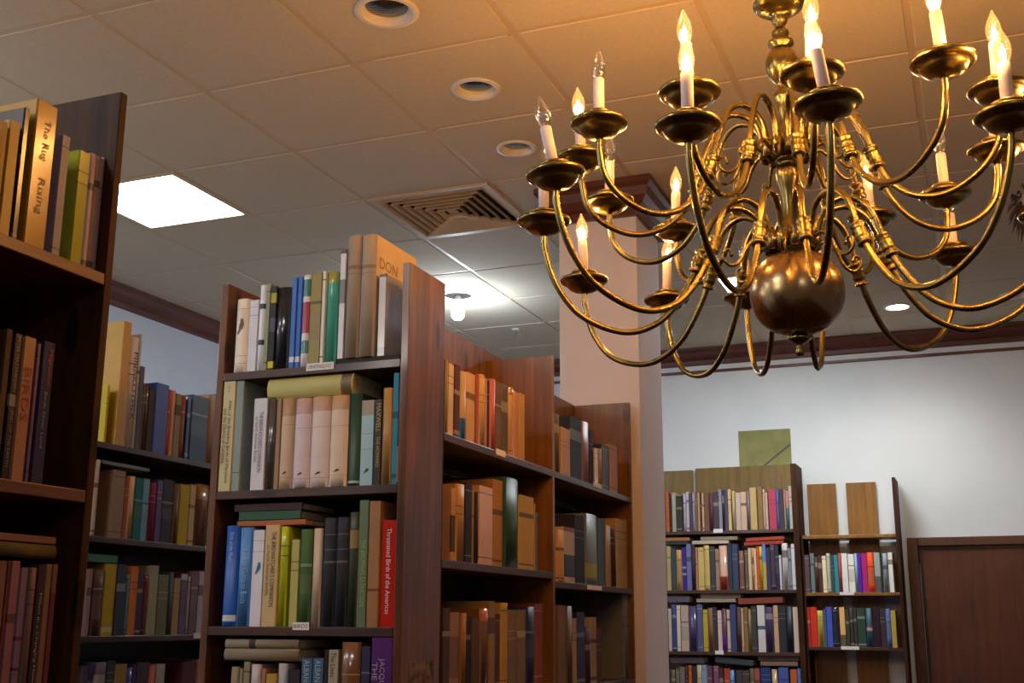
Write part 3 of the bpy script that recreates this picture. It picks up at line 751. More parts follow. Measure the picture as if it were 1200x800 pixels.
# stamped word on the big cover, on its right-hand board
tbk = [o for o in COL.objects if o.get('label', '').startswith('very tall lettered tan')][0]
def add_cover_text(o, s, y0, y1, zf, xoff, col):
    me = o.data; zs = [v.co.z for v in me.vertices]; xs = [v.co.x for v in me.vertices]
    h = max(zs)
    fn = lambda u, v: (max(xs)+.0006, (y0+y1)/2+u, h*zf+v)
    finish('cover_lettering', text_bm(s, fn, y1-y0, .03), cover_mat(lin(col), 1), o)
add_cover_text(tbk, 'DON', .02, .12, .78, 0, '5a4018')
shelf_books('e2', 'second shelf of '+ec, 'Y', EY0, 1.83, (258, 575, 465, 568), G2, [
 (254.5, 268.8, 445, 'c2b384', dict(gloss=1, round=False, d=.2, title=[('Atlas of the Breeding Birds of Maryland', .45, .12, .75, .34, '4a4230'), ('and the District of Columbia', .5, -.2, .5, .34, '4a4230'), ('ATLAS', .93, 0, .06, .5, '8a4030')], name='pale yellow bird atlas')),
 (269.2, 279, 439.5, '8e9894', dict(gloss=2, d=.2, bands=((.16, .165, '3a3a3a'),))),
 (292, 308, 467, 'cdc8cf', dict(gloss=1, round=False, title=[("THE BIRDWATCHER'S COMPANION", .52, .12, .66, .32, '38343a'), ('to North American Birdlife', .55, -.2, .5, .2, '5a565c')], name='white book with vertical lettering')),
 (308.6, 319, 466, '4a4540', dict(gloss=2)),
 (319.4, 325, 468, '9c7a5c', {}),
 (325.2, 341.2, 467, 'c4a488', dict(round=True, gloss=1, bands=((.8, 1, 'a8835f'), (.12, .123, '6a5648'), (.7, .703, '6a5648')), title=[('m', .17, 0, .035, .4, '3a302c')])),
 (341.6, 360.8, 467, 'cbb6ba', dict(round=True, gloss=1, bands=((.82, 1, 'b09088'), (.1, .103, '6a5a5c'), (.66, .663, '6a5a5c')), title=[('m', .15, 0, .035, .4, '3a302c')])),
 (361.2, 383.6, 465, 'd2bcb2', dict(round=True, gloss=1, bands=((.84, 1, 'b48c70'), (.1, .103, '6a5a5c'), (.66, .663, '6a5a5c')), title=[('m', .15, 0, .035, .4, '3a302c')])),
 (384, 404.8, 463.5, 'd2b6a0', dict(round=True, gloss=1, bands=((.84, 1, 'b48c68'), (.12, .123, '6a5a5c'), (.66, .663, '6a5a5c')), title=[('m', .17, 0, .035, .4, '3a302c')])),
 (405.2, 420, 461, '1f4030', dict(round=True, gloss=1, bands=((.03, .055, 'a8b0a0'),))),
 (420.4, 436, 469, '98b8be', dict(gloss=1, bands=((.82, 1, '9c8c78'), (.6, .605, '5a7078'), (.42, .424, '5a7078')), title=[('w', .17, 0, .06, .5, '2c3840')])),
 (436.4, 445, 468, '241c1a', dict(gloss=1, round=False, title=[('MAXWELL', .78, .05, .34, .6, 'b89a50'), ('THE HOWARD', .38, .05, .36, .5, 'b89a50')], name='black book with gold lettering')),
 (445.4, 457, 454.5, 'a27a44', dict(gloss=1)),
 (457.4, 464.6, 437, '147c9c', dict(gloss=1)),
 (465, 468.8, 470, '30261f', dict(bands=((.02, .45, 'b07858'),))),
], top=2.1245, lo=EX0+.022, hi=EX1-.0225, depth=.18, setback=.004)
flat_book('thick pale yellow book lying flat across the cream books, second shelf', 'Y', EY0+.008, 314.5, 414.5, 440.5, 464.5, 'b4a45c', G2, None, .16, 1, rounded=True, bands=((.86, .98, '6a5030'),))
shelf_books('e3', 'third shelf of '+ec, 'Y', EY0, 1.485, (250, 735, 465, 733), G3, [
 (258.5, 274.6, 616, '1a4c9a', dict(gloss=1, round=True, bands=((.05, .11, 'b8b8b4'),), title=[('Birds of the World', .78, .05, .3, .3, 'a8b8d0')])),
 (275, 290.8, 618, '4678b0', dict(gloss=1, title=[('Pocket Guide to Birds', .5, .1, .55, .4, '8ab0d8')])),
 (291, 304.6, 621, 'cfc6cb', dict(gloss=1, round=False, bands=((.885, .89, '8a8088'), (.77, .775, '8a8088')), title=[('d', .6, .05, .13, .55, '206c98')], name='white book with blue bird')),
 (305, 322, 615, 'c0a070', dict(gloss=0, round=False, title=[("THE BIRDWATCHER'S COMPANION", .56, .15, .74, .36, '3c3020'), ('to North American Birdlife', .55, -.2, .5, .2, '5a4a34')], name='tan book with vertical lettering')),
 (322.5, 333, 617, 'a8ac20', dict(gloss=2)),
 (337, 346.8, 632, 'a89e58', dict(gloss=0)),
 (347.2, 361.6, 620, '385628', dict(gloss=0, round=True)),
 (362, 373.5, 619, 'b8a08c', dict(gloss=1)),
 (375, 390, 607, '22222a', dict(gloss=0, round=True, bands=((.58, .6, '5a5450'), (.84, .85, '5a5450'), (.7, .71, '5a5450')), name='black volume with gilt bands')),
 (390.4, 404.6, 606, '22222a', dict(gloss=0, round=True, bands=((.58, .6, '5a5450'), (.84, .85, '5a5450'), (.7, .71, '5a5450')), name='black volume with gilt bands')),
 (405, 416, 600, '343a28', dict(gloss=1, bands=((.68, .84, '8a6a3c'),))),
 (416.3, 428, 586, '586848', dict(gloss=1, round=False, d=.2, title=[("THE BIRDMAN'S EXTINCTION", .42, .1, .52, .5, '98a860')], name='tall pale-lettered green book')),
 (428.3, 442, 587, '94663c', dict(gloss=1, d=.2, bands=((.28, .3, '5a3820'),))),
 (443.4, 466, 609, 'bc1c12', dict(gloss=2, round=False, d=.19, title=[('Threatened Birds of the Americas', .52, 0, .8, .3, 'e8dcd4')], name='bright red slipcased book')),
], top=1.8065, lo=EX0+.022, hi=EX1-.0225, depth=.18, setback=.004)
z = flat_book('orange book lying flat, lowest of three across the blue books', 'Y', EY0+.012, 278, 358, 609, 615.6, '9a5424', G3, None, .17, 1)
z = flat_book('dark green book lying flat, middle of three above the blue books', 'Y', EY0+.012, 280, 352, 598, 608.5, '1c4a34', G3, z+.0005, .17, 1)
flat_book('dark brown book lying flat, topmost of three above the blue books', 'Y', EY0+.016, 275, 354, 588, 597, '3c2420', G3, z+.0005, .17, 0)
shelf_books('e4', 'lowest shelf of '+ec, 'Y', EY0, 1.14, (242, 893, 460, 893), G4, [
 (264, 274.6, 781, '7a6850', {}), (275, 278.6, 783, '8a7860', {}), (279, 287, 775, '86765e', {}), (288, 300, 778, 'a8989a', {}), (301, 306, 783, '9a6a50', {}),
 (306.5, 319, 789, 'b08838', {}), (320, 331.6, 777, '9c9498', {}), (332, 347, 784, '201c28', {}),
 (348, 361, 771, '3a5878', dict(round=False, gloss=1, title=[('ALBAN', .89, 0, .19, .5, 'a8b4c0')])), (361.4, 374.6, 771, '3a5878', dict(round=False, gloss=1, title=[('ALBAN', .89, 0, .19, .5, 'a8b4c0')])),
 (375, 379.4, 761, '20181c', {}), (379.8, 392, 761, 'a89880', dict(round=False, title=[('The Lives', .88, 0, .2, .5, '30282c')])),
 (395, 418, 752, '6e4428', dict(round=True, bands=((.75, .76, '9a8050'), (.62, .63, '9a8050')))), (419, 430, 757, '2a2448', {}),
 (431, 464, 746, '5a2c70', dict(gloss=2, round=False, title=[('JACQUES', .72, .0, .26, .3, 'b0a4b8'), ('THE G', .72, -.32, .2, .25, 'b0a4b8')], name='thick white-lettered purple book')),
], top=1.4615, lo=EX0+.022, hi=EX1-.0225, depth=.18, setback=.004)
z = flat_book('tan book lying flat, lower of two under the third shelf label', 'Y', EY0+.008, 263, 350, 760, 774, '7c6c58', G4, None, .17, 0, rounded=True)
flat_book('tan book lying flat, upper of two, with small dark bird mark', 'Y', EY0+.008, 264, 350, 748, 759, '8a7862', G4, z+.0005, .17, 0, rounded=True, bands=((.33, .42, '3a3028'),))

b1 = 'the nearer side bay'; b2 = 'the farther side bay'
def R3(s, op={}):
    o = []
    for it in s.split(';'):
        q = it.split()
        if not q: continue
        d = dict(op)
        for e in q[4:]:
            if e[0] == '/': a, b, c = e[1:].split(','); d['bands'] = tuple(d.get('bands', ()))+((float(a), float(b), c),)
            elif e[0] == 'L': d['lean'] = float(e[1:])
            elif e[0] == 'D': d['d'] = float(e[1:])
        o.append((float(q[0]), float(q[1]), float(q[2]), q[3], d))
    return o
shelf_books('b11', 'top shelf of '+b1, 'X', FX, 2.0, (520, 507, 645, 550), GB, R3(
 '521 524.5 421 7a6030;525 531 426 c89a70;531.3 538.6 427 4a2024;539 545.6 435 b08050 /0,.32,2a5a80;546.5 556 437 c8905c;557 561 438 a84420;561.3 567.6 439 c0844c;568 570.6 443 a87040;571 573.4 446 3c2040;573.8 580 444 b85444;580.3 587.6 447 70421e;588 595 450 5a4632;595.6 601.6 454 c07c48;602 607.8 459 cc7a34;608.2 615 461 c08038'), lo=2.868, hi=3.74, depth=.15, setback=.014)
shelf_books('b12', 'middle shelf of '+b1, 'X', FX, 1.66, (520, 657, 648, 668), GB, R3(
 '528 533 571 c07844 /.12,.62,4a2c20;533.3 544 567 b87838;545 552.6 566 241a28;553 555.2 573 a06a34;555.5 560.6 576 201818;561 577 570 cc8450;577.4 588.6 562 ae6a2a;589 608 560 2c4422 D.19;608.4 625.6 581 be8636;626 627.8 590 b47a3a;628 630 600 606468'), top=1.9765, lo=2.868, hi=3.74, depth=.16, setback=.014)
shelf_books('b13', 'lowest shelf of '+b1, 'X', FX, 1.308, (520, 805, 640, 797), GB3, R3(
 '518.5 526 712 4c2c20;526.3 537 717 9a6048 /.2,.7,7a4a3a;539 546 718 8e5424;546.3 551 722 2a1420;551.3 561.6 723 52341f;562 572.6 713 7c4a24 /.85,1,b05a20;573 579.8 704 8e6038;580 585.8 719 4e1c1c;586.2 595 706 b07a34;595.4 605.6 715 80583a;606 616 714 7c5a3a;617 626.6 711 262a48;627 636 707 963c22'), top=1.6365, lo=2.868, hi=3.74, depth=.16, setback=.014)
shelf_books('b21', 'top shelf of '+b2, 'X', FX, 2.0, (652, 553, 742, 580), GB, R3(
 '649.5 656 486 6a5a2c;658 668.6 502 c8803c;669 681.6 490 2c3640 D.2;682 691 495 9a6a5c;692 695.6 505 2c2438;696 701 525 b87434;701.3 705.6 526 b0743c;706 714.4 522 26242a;715 724 522 c08058'), lo=3.764, hi=4.698, depth=.15, setback=.014)
shelf_books('b22', 'middle shelf of '+b2, 'X', FX, 1.632, (652, 680, 742, 692), GB, R3(
 '652.5 662 621 c88440;662.4 674 618 c49468 /.1,.5,2c2430 /.92,1,8c3020;674.4 685.6 604 241c24;686 701 603 6c6c58 /.1,.3,a08a30;702 710 608 505c5c;711 716.4 616 b8783c;717 722.6 620 4c2018;723 734.8 609 c08a3c;735.2 741.4 610 b8803c'), top=1.9765, lo=3.764, hi=4.698, depth=.16, setback=.014)
shelf_books('b23', 'lowest shelf of '+b2, 'X', FX, 1.282, (652, 803, 742, 797), GB3, R3(
 '655 663.6 709 7a5234;664 671.6 710 6a4830;672 676.4 724 a87a48;677 685.8 717 2a2440;686 692.6 735 4a1c34;693 699.8 723 a88050;700.4 705 735 501c1c;732 738 694 746250 D.21'), top=1.6085, lo=3.764, hi=4.698, depth=.16, setback=.014)

lc = 'the leftmost bookcase'
GL = (.8, 1.0, 1.4); GL2 = (.75, .82, .9)  # smaller second gain puts the lower shelves' shade into the covers
shelf_books('l1', 'top shelf of '+lc, 'X', FX, 2.067, (0, 270, 122, 320), GL, [
 (-16, -2, 135, 'b08040', {}), (-1.5, 11, 135, 'a87820', dict(bands=((0, 1, 'a87820'),))), (14, 20, 118, '20242c', dict(gloss=2)), (28, 52, 112, 'b4761c', dict(gloss=2, round=False, d=.2, title=[('The Rug', .74, .0, .28, .4, '4a3010'), ('Rising', .36, .0, .24, .4, '4a3010')], name='tall orange script-lettered book')),
 (60, 70, 152, '80707a', dict(gloss=1, round=False)), (82, 95, 172, 'b0a420', dict(gloss=2, round=False)), (95.5, 102.8, 174, 'c0948c', dict(gloss=1)), (103.2, 109.6, 178, 'd0a078', dict(gloss=2)), (110, 119, 180, 'b88a88', dict(gloss=1)),
], hi=1.506, depth=.15, setback=.02)
shelf_books('l2', 'second shelf of '+lc, 'X', FX, 1.703, (0, 558, 98, 575), GL2, [
 (-10, -2, 380, '503020', {}), (1, 10, 386, '2a2028', dict(round=False, bands=((.5, .58, '948884'),), title=[('PETER MATTHIESSEN', .79, 0, .38, .4, '8a7c80'), ('END OF THE EARTH', .28, 0, .38, .4, '8a7c80')], name='black book with white lettering')),
 (11.5, 27, 390, 'b47c58', dict(round=False, gloss=2, title=[('BIRDS', .6, 0, .55, .6, '8c2430')], name='peach red-lettered book')), (29, 33, 398, '6a4870', {}), (36, 50, 396, '2c2858', dict(round=False, title=[('Migration', .82, .1, .3, .36, 'a02430'), ('Birds Over Land', .45, 0, .4, .24, '8080a0')], name='navy red-lettered book')),
], hi=1.506, depth=.15, setback=.02)
shelf_books('l3', 'third shelf of '+lc, 'X', FX, 1.36, (-8, 790, 62, 792), GL2, [
 (-14, -4, 656, '7a5048', {}), (-3.5, 0, 656, '6a2028', {}), (1, 12, 656, '94606a', {}), (13, 22, 664, '8a6a88', dict(bands=((.5, .53, '7a2040'), (.3, .32, '402838')))), (23, 33, 664, '8c6660', {}),
 (33.5, 42, 662, '3a1824', dict(round=False, title=[('Milton in a Changing Home', .5, 0, .8, .5, 'a08c94')], name='maroon white-lettered book')), (42.5, 50, 660, '8c6448', {}), (50.5, 57, 660, '803848', dict(bands=((.8, 1, '8c6450'),)))], hi=1.506, depth=.15, setback=.02)
z = flat_book('olive book lying flat, lower of two on the left foreground bookcase', 'X', FX-.022, -20, 66, 635, 652, '5c4c24', GL2, None, .14, 0, rounded=True)
flat_book('peach book lying flat, upper of two on the left foreground bookcase', 'X', FX-.022, -20, 66, 625, 634.5, '8c5c48', GL2, z+.0005, .14, 1)

ql = 'the rear left bookcase'
shelf_books('q1', 'top shelf of '+ql, 'X', QX, 2.078, (120, 517, 255, 545), GQ1, R3(
 '121 124 449 b8a830;134 143.6 373 b08a20 D.25 /0,.01,b08a20;144 154 392 c4bcc0;154.3 157 388 a8a8a4;157.4 163 427 505a6c;164 169.8 448 503830;170.2 177.6 453 3c3834;178 193 448 28429a D.2;193.4 196.6 455 a83c1c;197 201.4 456 c07c38;202 208.4 460 848468;208.8 214 463 803428;216 220.4 464 2a5080;220.8 240.6 463 1c3c58;241 248 461 988470;248.4 256 461 2a2428'), depth=.2, setback=.01)
for o in list(COL.objects):
    if o.get('label', '').find('third from left on top shelf of the rear left') >= 0:
        xs = [v.co.y for v in o.data.vertices]; zs = [v.co.z for v in o.data.vertices]; h = max(zs); t = max(xs)-min(xs)
        fn = lambda u, v: (.0092, v, h*.55-u)
        finish('title_lettering', text_bm('PINAKOTHEK', fn, h*.62, t*.5), cover_mat(lin('302a30'), 1), o)
shelf_books('q2', 'second shelf of '+ql, 'X', QX, 1.768, (107, 628, 250, 640), GQ, R3(
 '106 111 537 b0a090;128 141.6 550 84664c D.22;142 146.6 557 8a4824;147 153.8 557 b89064;154.2 163.6 559 1c6464;164 171 560 5a8ca0;172 179.6 565 701c38;180 186.8 562 4a2c60;187 199.8 561 34343a;200.2 206.8 566 5a4430;207.2 218.6 567 a89018;219 225.8 567 a88c5c;226.2 242 567 6c4428 /.75,1,8a6430;243 248 574 a09c9c;248.4 256 575 22201f /.86,1,a03028'), depth=.18, setback=.01)
shelf_books('q3', 'third shelf of '+ql, 'X', QX, 1.449, (95, 745, 245, 745), GQ, R3(
 '98 103 666 8a6c64;105 117 667 4c302a;117.4 131 660 a88c18 /.05,.12,b0a480;133 143 661 242838;143.3 147.8 672 407c90;148.2 157 663 b8641c;157.4 163.6 671 382040;164 169.8 673 6c2c24;170.2 181 662 8c8468;181.4 193.6 673 605c3c;194 199.8 670 40484c;200.2 207.8 677 967848;208.2 215.8 672 4c2048 /.9,1,8a8a9a;216.2 219.8 675 9c9090;220.2 228.6 669 685058;229 237.6 669 a0969a;238 248 667 8c1420'), depth=.18, setback=.01)
shelf_books('q4', 'lowest shelf of '+ql, 'X', QX, 1.12, (84, 850, 240, 850), GQ, R3(
 '91 98.6 780 4a3848;99 104.8 777 2c2048;105 119.8 776 5c4c58;120.2 129.8 774 30343a;130.2 143.8 778 8c6c34;144.2 150.8 782 2c4880;151 155 779 4c2454;155.4 169.8 776 382c38;170 177.8 780 a04c38;178.2 189 778 988c80;210 224.6 775 4c1c20;225 232 773 8c5848;234 245 775 2a2428'), depth=.18, setback=.01)
flat_book('grey blue thin book lying flat, rear left bookcase second shelf', 'X', QX-.012, 120, 176, 543.5, 548, '566068', GQ, None, .18, 1)
flat_book('green book lying flat on yellow book, rear left bookcase third shelf', 'X', QX-.012, 104, 138, 649.5, 659, '2c6450', GQ, None, .18, 1)

tl = 'the tall back-wall bookcase'
shelf_books('t1', 'top shelf of '+tl, 'Y', TY, 2.092, (783, 622, 935, 620), GF, R3(
 '778 780.8 577 705840;781 784.8 576 b84c20;785 787.8 578 302418;788 792.8 577 989480;793 800 581 342c22;801 804.8 578 9c94ac;805 808.4 576 bca898;808.6 811.8 577 3c3860;812 814.8 577 a08c78;815 818.2 576 6c5048;818.4 821 577 ac8c70;821.2 823 576 3c2c20;823.2 825.8 577 bc8c58;826 831.8 577 6c4438;832 836.8 578 50303a;837 842.8 576 44343a;843 846.8 573 84868c;847 849.8 574 302838;850 853.8 573 504058;854 858 573 bc9c5c;859 862 575 b89c6c;863 868.8 577 bca494;869 875.8 576 c8a484;876 879.8 574 6c5c60;880 887.8 571 bc9c64;889 894.8 570 84643c;895 897.8 573 b8906c;898 901 577 b89c90;902 910.8 573 ac3c50;911 913.8 573 4c5898;914 919.8 573 40343a;920 921.8 573 ac8464;922 925.8 575 3c7474 /.55,1,b07068;926 929.5 569 b8a898'), hi=TX1-.026, depth=.15, far=True)
shelf_books('t2', 'second shelf of '+tl, 'Y', TY, 1.706, (783, 692, 940, 690), (1.35, 1.4, 1.5), R3(
 '778 781.6 640 604838;782 787 640 a08850;787.3 792.8 642 303a40;793 799.8 644 9c743c;800 805 641 302070 /.35,.4,8a8470 /.5,.55,8a8470;805.3 811 637 5c5c84;811.3 815.8 638 341c24;816 818.8 641 9c6448;819 825.8 641 b09858;826 832.4 639 b09450;833 839 640 34343c;839.3 843.8 643 8c6c50;844 853.4 639 b48c74 /0,.3,7c2c20;854 859 637 222838;859.3 866 637 303850;867 873 645 6c4638;874 877.6 644 5c4c40;878 881.8 642 bca07c;882 884.8 642 a88450;885 887.8 642 c4a48c;888 890.8 640 b84414;891 894.8 640 ac902c;895 899 637 5074ac /0,.6,a08a48;899.3 903.8 641 302a40;904 909.8 638 403040;910 914 638 22222a;914.3 917 650 b4a8b0;918 925 636 b0a8a0;925.3 928.8 642 6c747c;929 934.6 637 c0b8b0'), hi=TX1-.026, depth=.15, far=True)
shelf_books('t3', 'third shelf of '+tl, 'Y', TY, 1.315, (783, 765, 942, 762), (1.25, 1.3, 1.4), R3(
 '780 783.6 713 6c5c50;784 787.8 713 a89888;788 793.8 708 303864;794 798.4 709 c0b098;799 807.8 709 a8907c;808 817.8 710 403858;818 824.6 708 4c4c6c;825 830.8 714 a89020;831 836.8 712 6c4c38;837 841.4 711 30222a;842 846.8 715 c0a898;847 852.8 713 503038 /0,.4,5c3080;853 856.8 714 b8a088;857 864 708 303860;865 869.8 711 50302a;870 872.8 712 b09074;873 877.8 711 785428;878 881.8 713 6c5c38;882 888 710 34342c;889 898 709 c0b8b0 /.48,.56,3c5464;898.4 907.6 711 40304c;908 913.6 709 b89068;914 922.6 709 24242a;923 930.6 710 242430;931 939 711 c0a890'), hi=TX1-.026, depth=.15, far=True)
shelf_books('t4', 'lowest shelf of '+tl, 'Y', TY, .93, (785, 833, 942, 833), (1.1, 1.15, 1.2), R3(  # reduced gain, bottom-shelf dimness put into the cover colours
 '782 786.6 783 403834;787 792.8 784 50483a;793 797.6 783 6c5c48;798 803.8 781 6c645c;804 807.6 780 40201a;808 812 779 b85c20;812.3 817.6 780 301c24;818 823.8 779 a89878;824 829.8 779 7c90a0;830 836 780 60384a;837 844 780 7c405c;844.3 849 782 342428;850 856.8 783 a84030;857 862 785 5c88b0;864 871 785 40343a;871.3 880 785 3c3430;880.3 885.8 783 5c482f;886 892 783 9c5040;893 905 782 203068;906 913 784 a8885c;914 926 782 44549c;928 936 784 b85c20;936.3 942 783 3c5c98'), hi=TX1-.026, depth=.15, far=True)
GT2 = (1.2, 1.25, 1.3)
YT = TY+.014
flat_book('teal black book lying flat at far left, second shelf of tall back-wall bookcase', 'Y', YT, 780, 806, 634, 638, '20302f', GT2, None, .14, 0, True)
flat_book('orange brown book lying flat at far left, second shelf of tall back-wall bookcase', 'Y', YT, 780, 808, 629.5, 633.6, '9c6438', GT2, None, .14, 0, True)
flat_book('cream book lying flat, lower of the pale pair, second shelf of tall back-wall bookcase', 'Y', YT, 811, 854, 633, 637, 'b0a088', GT2, None, .14, 0, True)
flat_book('grey tan book lying flat, upper of the pale pair, second shelf of tall back-wall bookcase', 'Y', YT, 821, 864, 628.4, 632.6, '8c7c64', GT2, None, .14, 0, True)
flat_book('red book lying flat, lower of the red pair, second shelf of tall back-wall bookcase', 'Y', YT, 872, 918, 634, 638, '943424', GT2, None, .14, 1, True, tilt=-1.5)
flat_book('red book lying flat, upper of the red pair, second shelf of tall back-wall bookcase', 'Y', YT, 874, 919, 629, 633, 'a43c28', GT2, None, .14, 1, True, tilt=-2)
flat_book('grey violet book lying flat at far left, tall back-wall bookcase third shelf', 'Y', YT, 782, 808, 698, 705.5, '504858', GT2, None, .14, 0, True)
flat_book('tan book lying flat, lower of the pair, tall back-wall bookcase third shelf', 'Y', YT, 816, 862, 701, 705.5, '908068', GT2, None, .14, 0, True)
flat_book('brown book lying flat, upper of the pair, tall back-wall bookcase third shelf', 'Y', YT, 821, 868, 695.5, 700.5, '6c5c4c', GT2, None, .14, 0, True)
flat_book('dull red book lying flat and tilted, tall back-wall bookcase third shelf', 'Y', YT, 865, 917, 700, 707, '7c3828', GT2, None, .14, 0, True, tilt=-2)
flat_book('dark plum book lying flat at far left, tall back-wall bookcase lowest shelf', 'Y', YT, 785, 825, 770, 777, '40303a', GT2, None, .14, 0, True)
flat_book('dark grey book lying flat and tilted, tall back-wall bookcase lowest shelf', 'Y', YT, 838, 882, 771, 778, '34383a', GT2, None, .14, 0, True, tilt=5)
flat_book('brown book lying flat, lower of right-hand pair, tall back-wall bookcase lowest shelf', 'Y', YT, 891, 935, 775, 780, '7c5c4c', GT2, None, .14, 0, True)
flat_book('dark brown book lying flat, upper of right-hand pair, tall back-wall bookcase lowest shelf', 'Y', YT, 888, 936, 768.5, 774, '503c38', GT2, None, .14, 0, True)
nl = 'the narrow back-wall bookcase'
shelf_books('n1', 'upper book shelf of '+nl, 'Y', TY, 1.686, (945, 694, 1050, 694), (1.35, 1.4, 1.45), R3(
 '943.8 950 650 503a3a;951 956 648 5c6c6c;956.3 960 652 502c24;960.3 964.6 651 402a22;965 970 651 d0c09c;970.3 974.8 648 aca48c;975 978.8 650 304040;979 983.8 650 207c84;984 987.8 648 8c3830;988 995 648 d0c8c0;995.6 1003 649 d8d0c0;1003.3 1007 648 748c9c;1007.3 1011 648 4c20a0;1011.3 1017.8 648 9c1864;1018 1026 647 cc4414;1026.4 1033.6 647 8c948c /0,.4,4c4c48;1034 1036 650 282420;1036.3 1042.6 648 747c7c;1043 1048.5 647 d0c8b8'), lo=NX0+.008, hi=NX1-.002, depth=.15, far=True)
shelf_books('n2', 'lower book shelf of '+nl, 'Y', TY, 1.352, (945, 758, 1054, 757), (1.4, 1.45, 1.5), R3(
 '947 951 711 9c2018;951.3 959 711 bc2818;959.3 966.6 715 ac9440;967 969.8 713 305080;970 977 711 404c9c;977.3 985 711 222230;985.6 992 711 cc9c5c /0,.3,5a4a38;992.3 997 713 343422;997.3 1001.8 712 342c2c;1002 1005.8 712 30302a;1006.2 1016 712 203828;1016.6 1024 712 304654 /.42,.5,b08078;1024.4 1032.8 710 2a1a22;1033 1039.8 712 30222a;1040 1045.8 713 405484;1046 1052 715 9c843a'), lo=NX0+.008, hi=NX1-.002, depth=.15, far=True)

# shelf labels
def shelf_label(parent, face, plane, px0, px1, py0, py1, word=None):
    axis = 1 if face == 'Y' else 0; ax2 = 0 if face == 'Y' else 1
    A = on(axis, plane, px0, py0); B = on(axis, plane, px1, py1)
    a, b = A[ax2], B[ax2]; zm = (A.z+B.z)/2
    hh = abs(on(axis, plane, (px0+px1)/2, py0).z-on(axis, plane, (px0+px1)/2, py1).z)
    bm = bmesh.new()
    if face == 'Y': box(bm, a, b, plane-.0015, plane-.0003, zm-hh/2, zm+hh/2)
    else: box(bm, plane+.0003, plane+.0015, a, b, zm-hh/2, zm+hh/2)
    for v in bm.verts: v.co -= parent.location
    o = finish('shelf_label', bm, M['label'], parent)
    if word:
        pl = parent.location
        fn = lambda u, v: Vector(((a+b)/2+u, plane-.0018, zm+v))-pl
        finish('label_lettering', text_bm(word, fn, (b-a)*.86, hh*.5), M['ink'], o)
shelf_label(EC, 'Y', EY0, 359.5, 391, 425, 433.5, 'ORNITHOLOGY')
shelf_label(EC, 'Y', EY0, 343.5, 362, 729, 738, 'BIRDS')
shelf_label(QB, 'X', QX, 240, 252, 640.5, 645)
shelf_label(QB, 'X', QX, 227, 246, 741, 747.5)
shelf_label(RB, 'X', FX, 581, 592, 527, 534)
shelf_label(RB, 'X', FX, 695, 705, 566, 571)
shelf_label(RB, 'X', FX, 688, 705, 686, 691)
shelf_label(TB, 'Y', TY, 836, 847, 619.5, 624); shelf_label(TB, 'Y', TY, 838, 848, 762, 766.5)
shelf_label(NB, 'Y', TY, 984, 1001, 693.5, 697); shelf_label(NB, 'Y', TY, 985.5, 1007, 757, 761)

# olive portfolio standing behind the tall case's top board
bx0, bx1 = on(1, 8.07, 865, 520).x, on(1, 8.07, 926, 520).x
zt = on(1, 8.07, 895, 503).z
pf = empty('portfolio', ((bx0+bx1)/2, BY-.006, 2.35)); tag(pf, 'olive portfolio with a diagonal elastic standing behind the tall back-wall bookcase', 'portfolio')
bm = bmesh.new(); w = (bx1-bx0)/2; box(bm, -w, w, -.0045, .005, 2.0927-2.35, zt-2.35); finish('cover', bm, M['folio'], pf, bevel=.002)
bm = bmesh.new()
for s in (0,):
    A = Vector((-.05, -.006, .165)); B = Vector((w-.001, -.006, .335)); d = (B-A).normalized(); n = Vector((-d.z, 0, d.x))*.006
    vs = [bm.verts.new(v) for v in (A-n, B-n, B+n, A+n)]; bm.faces.new(vs)
finish('elastic_strap', bm, M['elastic'], pf)
# picture stuck low on the side panel of the middle bookcase
pc = on(0, EX1, 493, 790)
pp = boxthing('pasted_picture', M['picture'], EX1+.0004, EX1+.0012, on(0, EX1, 479, 790).y, on(0, EX1, 507, 790).y, on(0, EX1, 493, 822).z, on(0, EX1, 493, 774).z, bevel=0)
tag(pp, 'small dim animal picture stuck low on the side panel of the middle bookcase', 'picture')
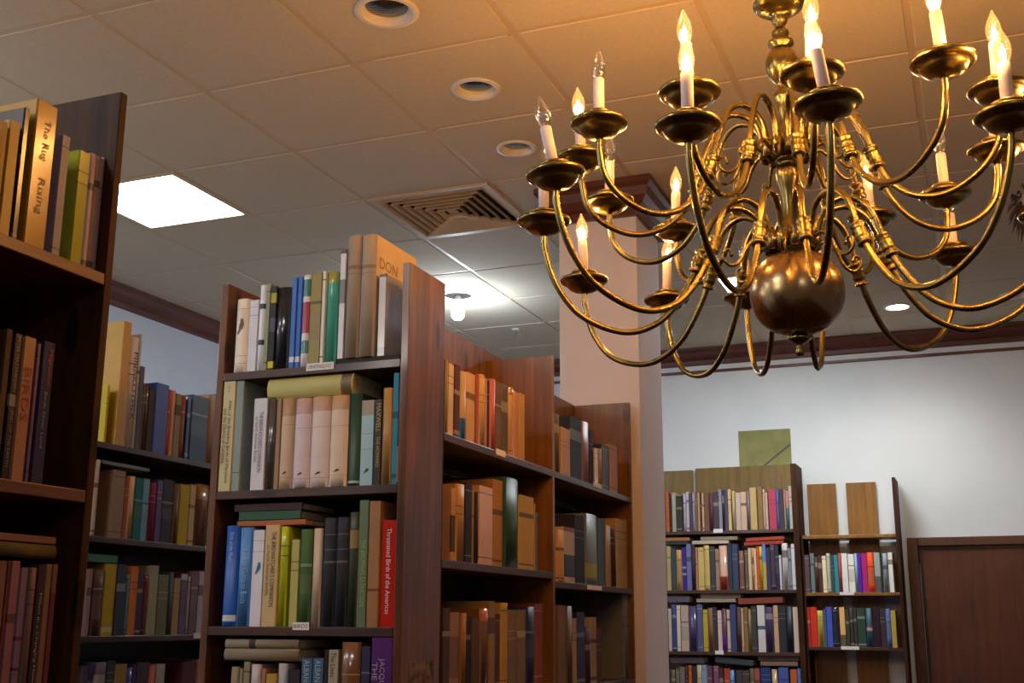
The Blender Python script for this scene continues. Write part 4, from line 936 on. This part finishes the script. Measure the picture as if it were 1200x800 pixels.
# dark plumed ornament at the right edge
c = on(1, 4.6, 1209, 240)
pm = empty('feather_ornament', (c.x, c.y, c.z)); tag(pm, 'dark feathery hanging ornament with a pale face at the right edge', 'ornament')
bm = bmesh.new()
bmesh.ops.create_uvsphere(bm, u_segments=24, v_segments=16, radius=.045, matrix=Matrix.Diagonal((.75, .5, 1.15, 1)))
for v in bm.verts:
    if v.co.z < 0: v.co.x *= 1+v.co.z*6; v.co.y -= -.0
for s in (-1, 1): bmesh.ops.create_uvsphere(bm, u_segments=10, v_segments=8, radius=.009, matrix=Matrix.Translation((s*.016, -.02, .008)))
for f in bm.faces: f.smooth = True
finish('face', bm, M['maskwhite'], pm, (0, 0, .02))
bm = bmesh.new(); rr = random.Random(3)
for k in range(150):
    a = rr.uniform(0, 2*PI); ln = rr.uniform(.04, .1); r0 = rr.uniform(.012, .045)
    base = Vector((math.cos(a)*r0*1.3, rr.uniform(.004, .03), math.sin(a)*r0*1.4+.02))
    tip = base+Vector((math.cos(a)*ln*.45, rr.uniform(-.01, .02), math.sin(a)*ln*.7-ln*.6))
    mid = (base+tip)/2+Vector((0, 0, .008)); w = rr.uniform(.004, .008); side = (tip-base).cross(Vector((0, 1, .2))).normalized()*w
    vs = [bm.verts.new(p) for p in (base, mid+side, tip, mid-side)]; bm.faces.new(vs)
finish('plumage', bm, M['feather'], pm)
bm = bmesh.new(); tube(bm, [Vector((.0, .01, .07)), Vector((.0, .01, (CEIL-c.z)/2)), Vector((.0, .01, CEIL-.004-c.z))], .0012, 6); finish('cord', bm, M['darkmetal'], pm)

# ------------------------------------------------------------------ ambient, unseen fill lights added to brighten the room, exposure
w = bpy.data.worlds.new('world'); SC.world = w; w.use_nodes = True
bg = w.node_tree.nodes['Background']; bg.inputs[0].default_value = (.9, .68, .6, 1); bg.inputs[1].default_value = .06
for (x, y, z, e) in ((-2.9, -.5, 2.85, 24), (.9, -.7, 3.0, 11), (-3.9, 2.2, 2.6, 7)):
    ld = bpy.data.lights.new('fill_light', 'POINT'); ld.energy = e; ld.color = (1, .91, .84); ld.shadow_soft_size = .12
    lo = bpy.data.objects.new('fill_light', ld); COL.objects.link(lo); lo.location = (x, y, z)
SC.view_settings.view_transform = 'Standard'; SC.view_settings.look = 'None'
SC.view_settings.exposure = .78
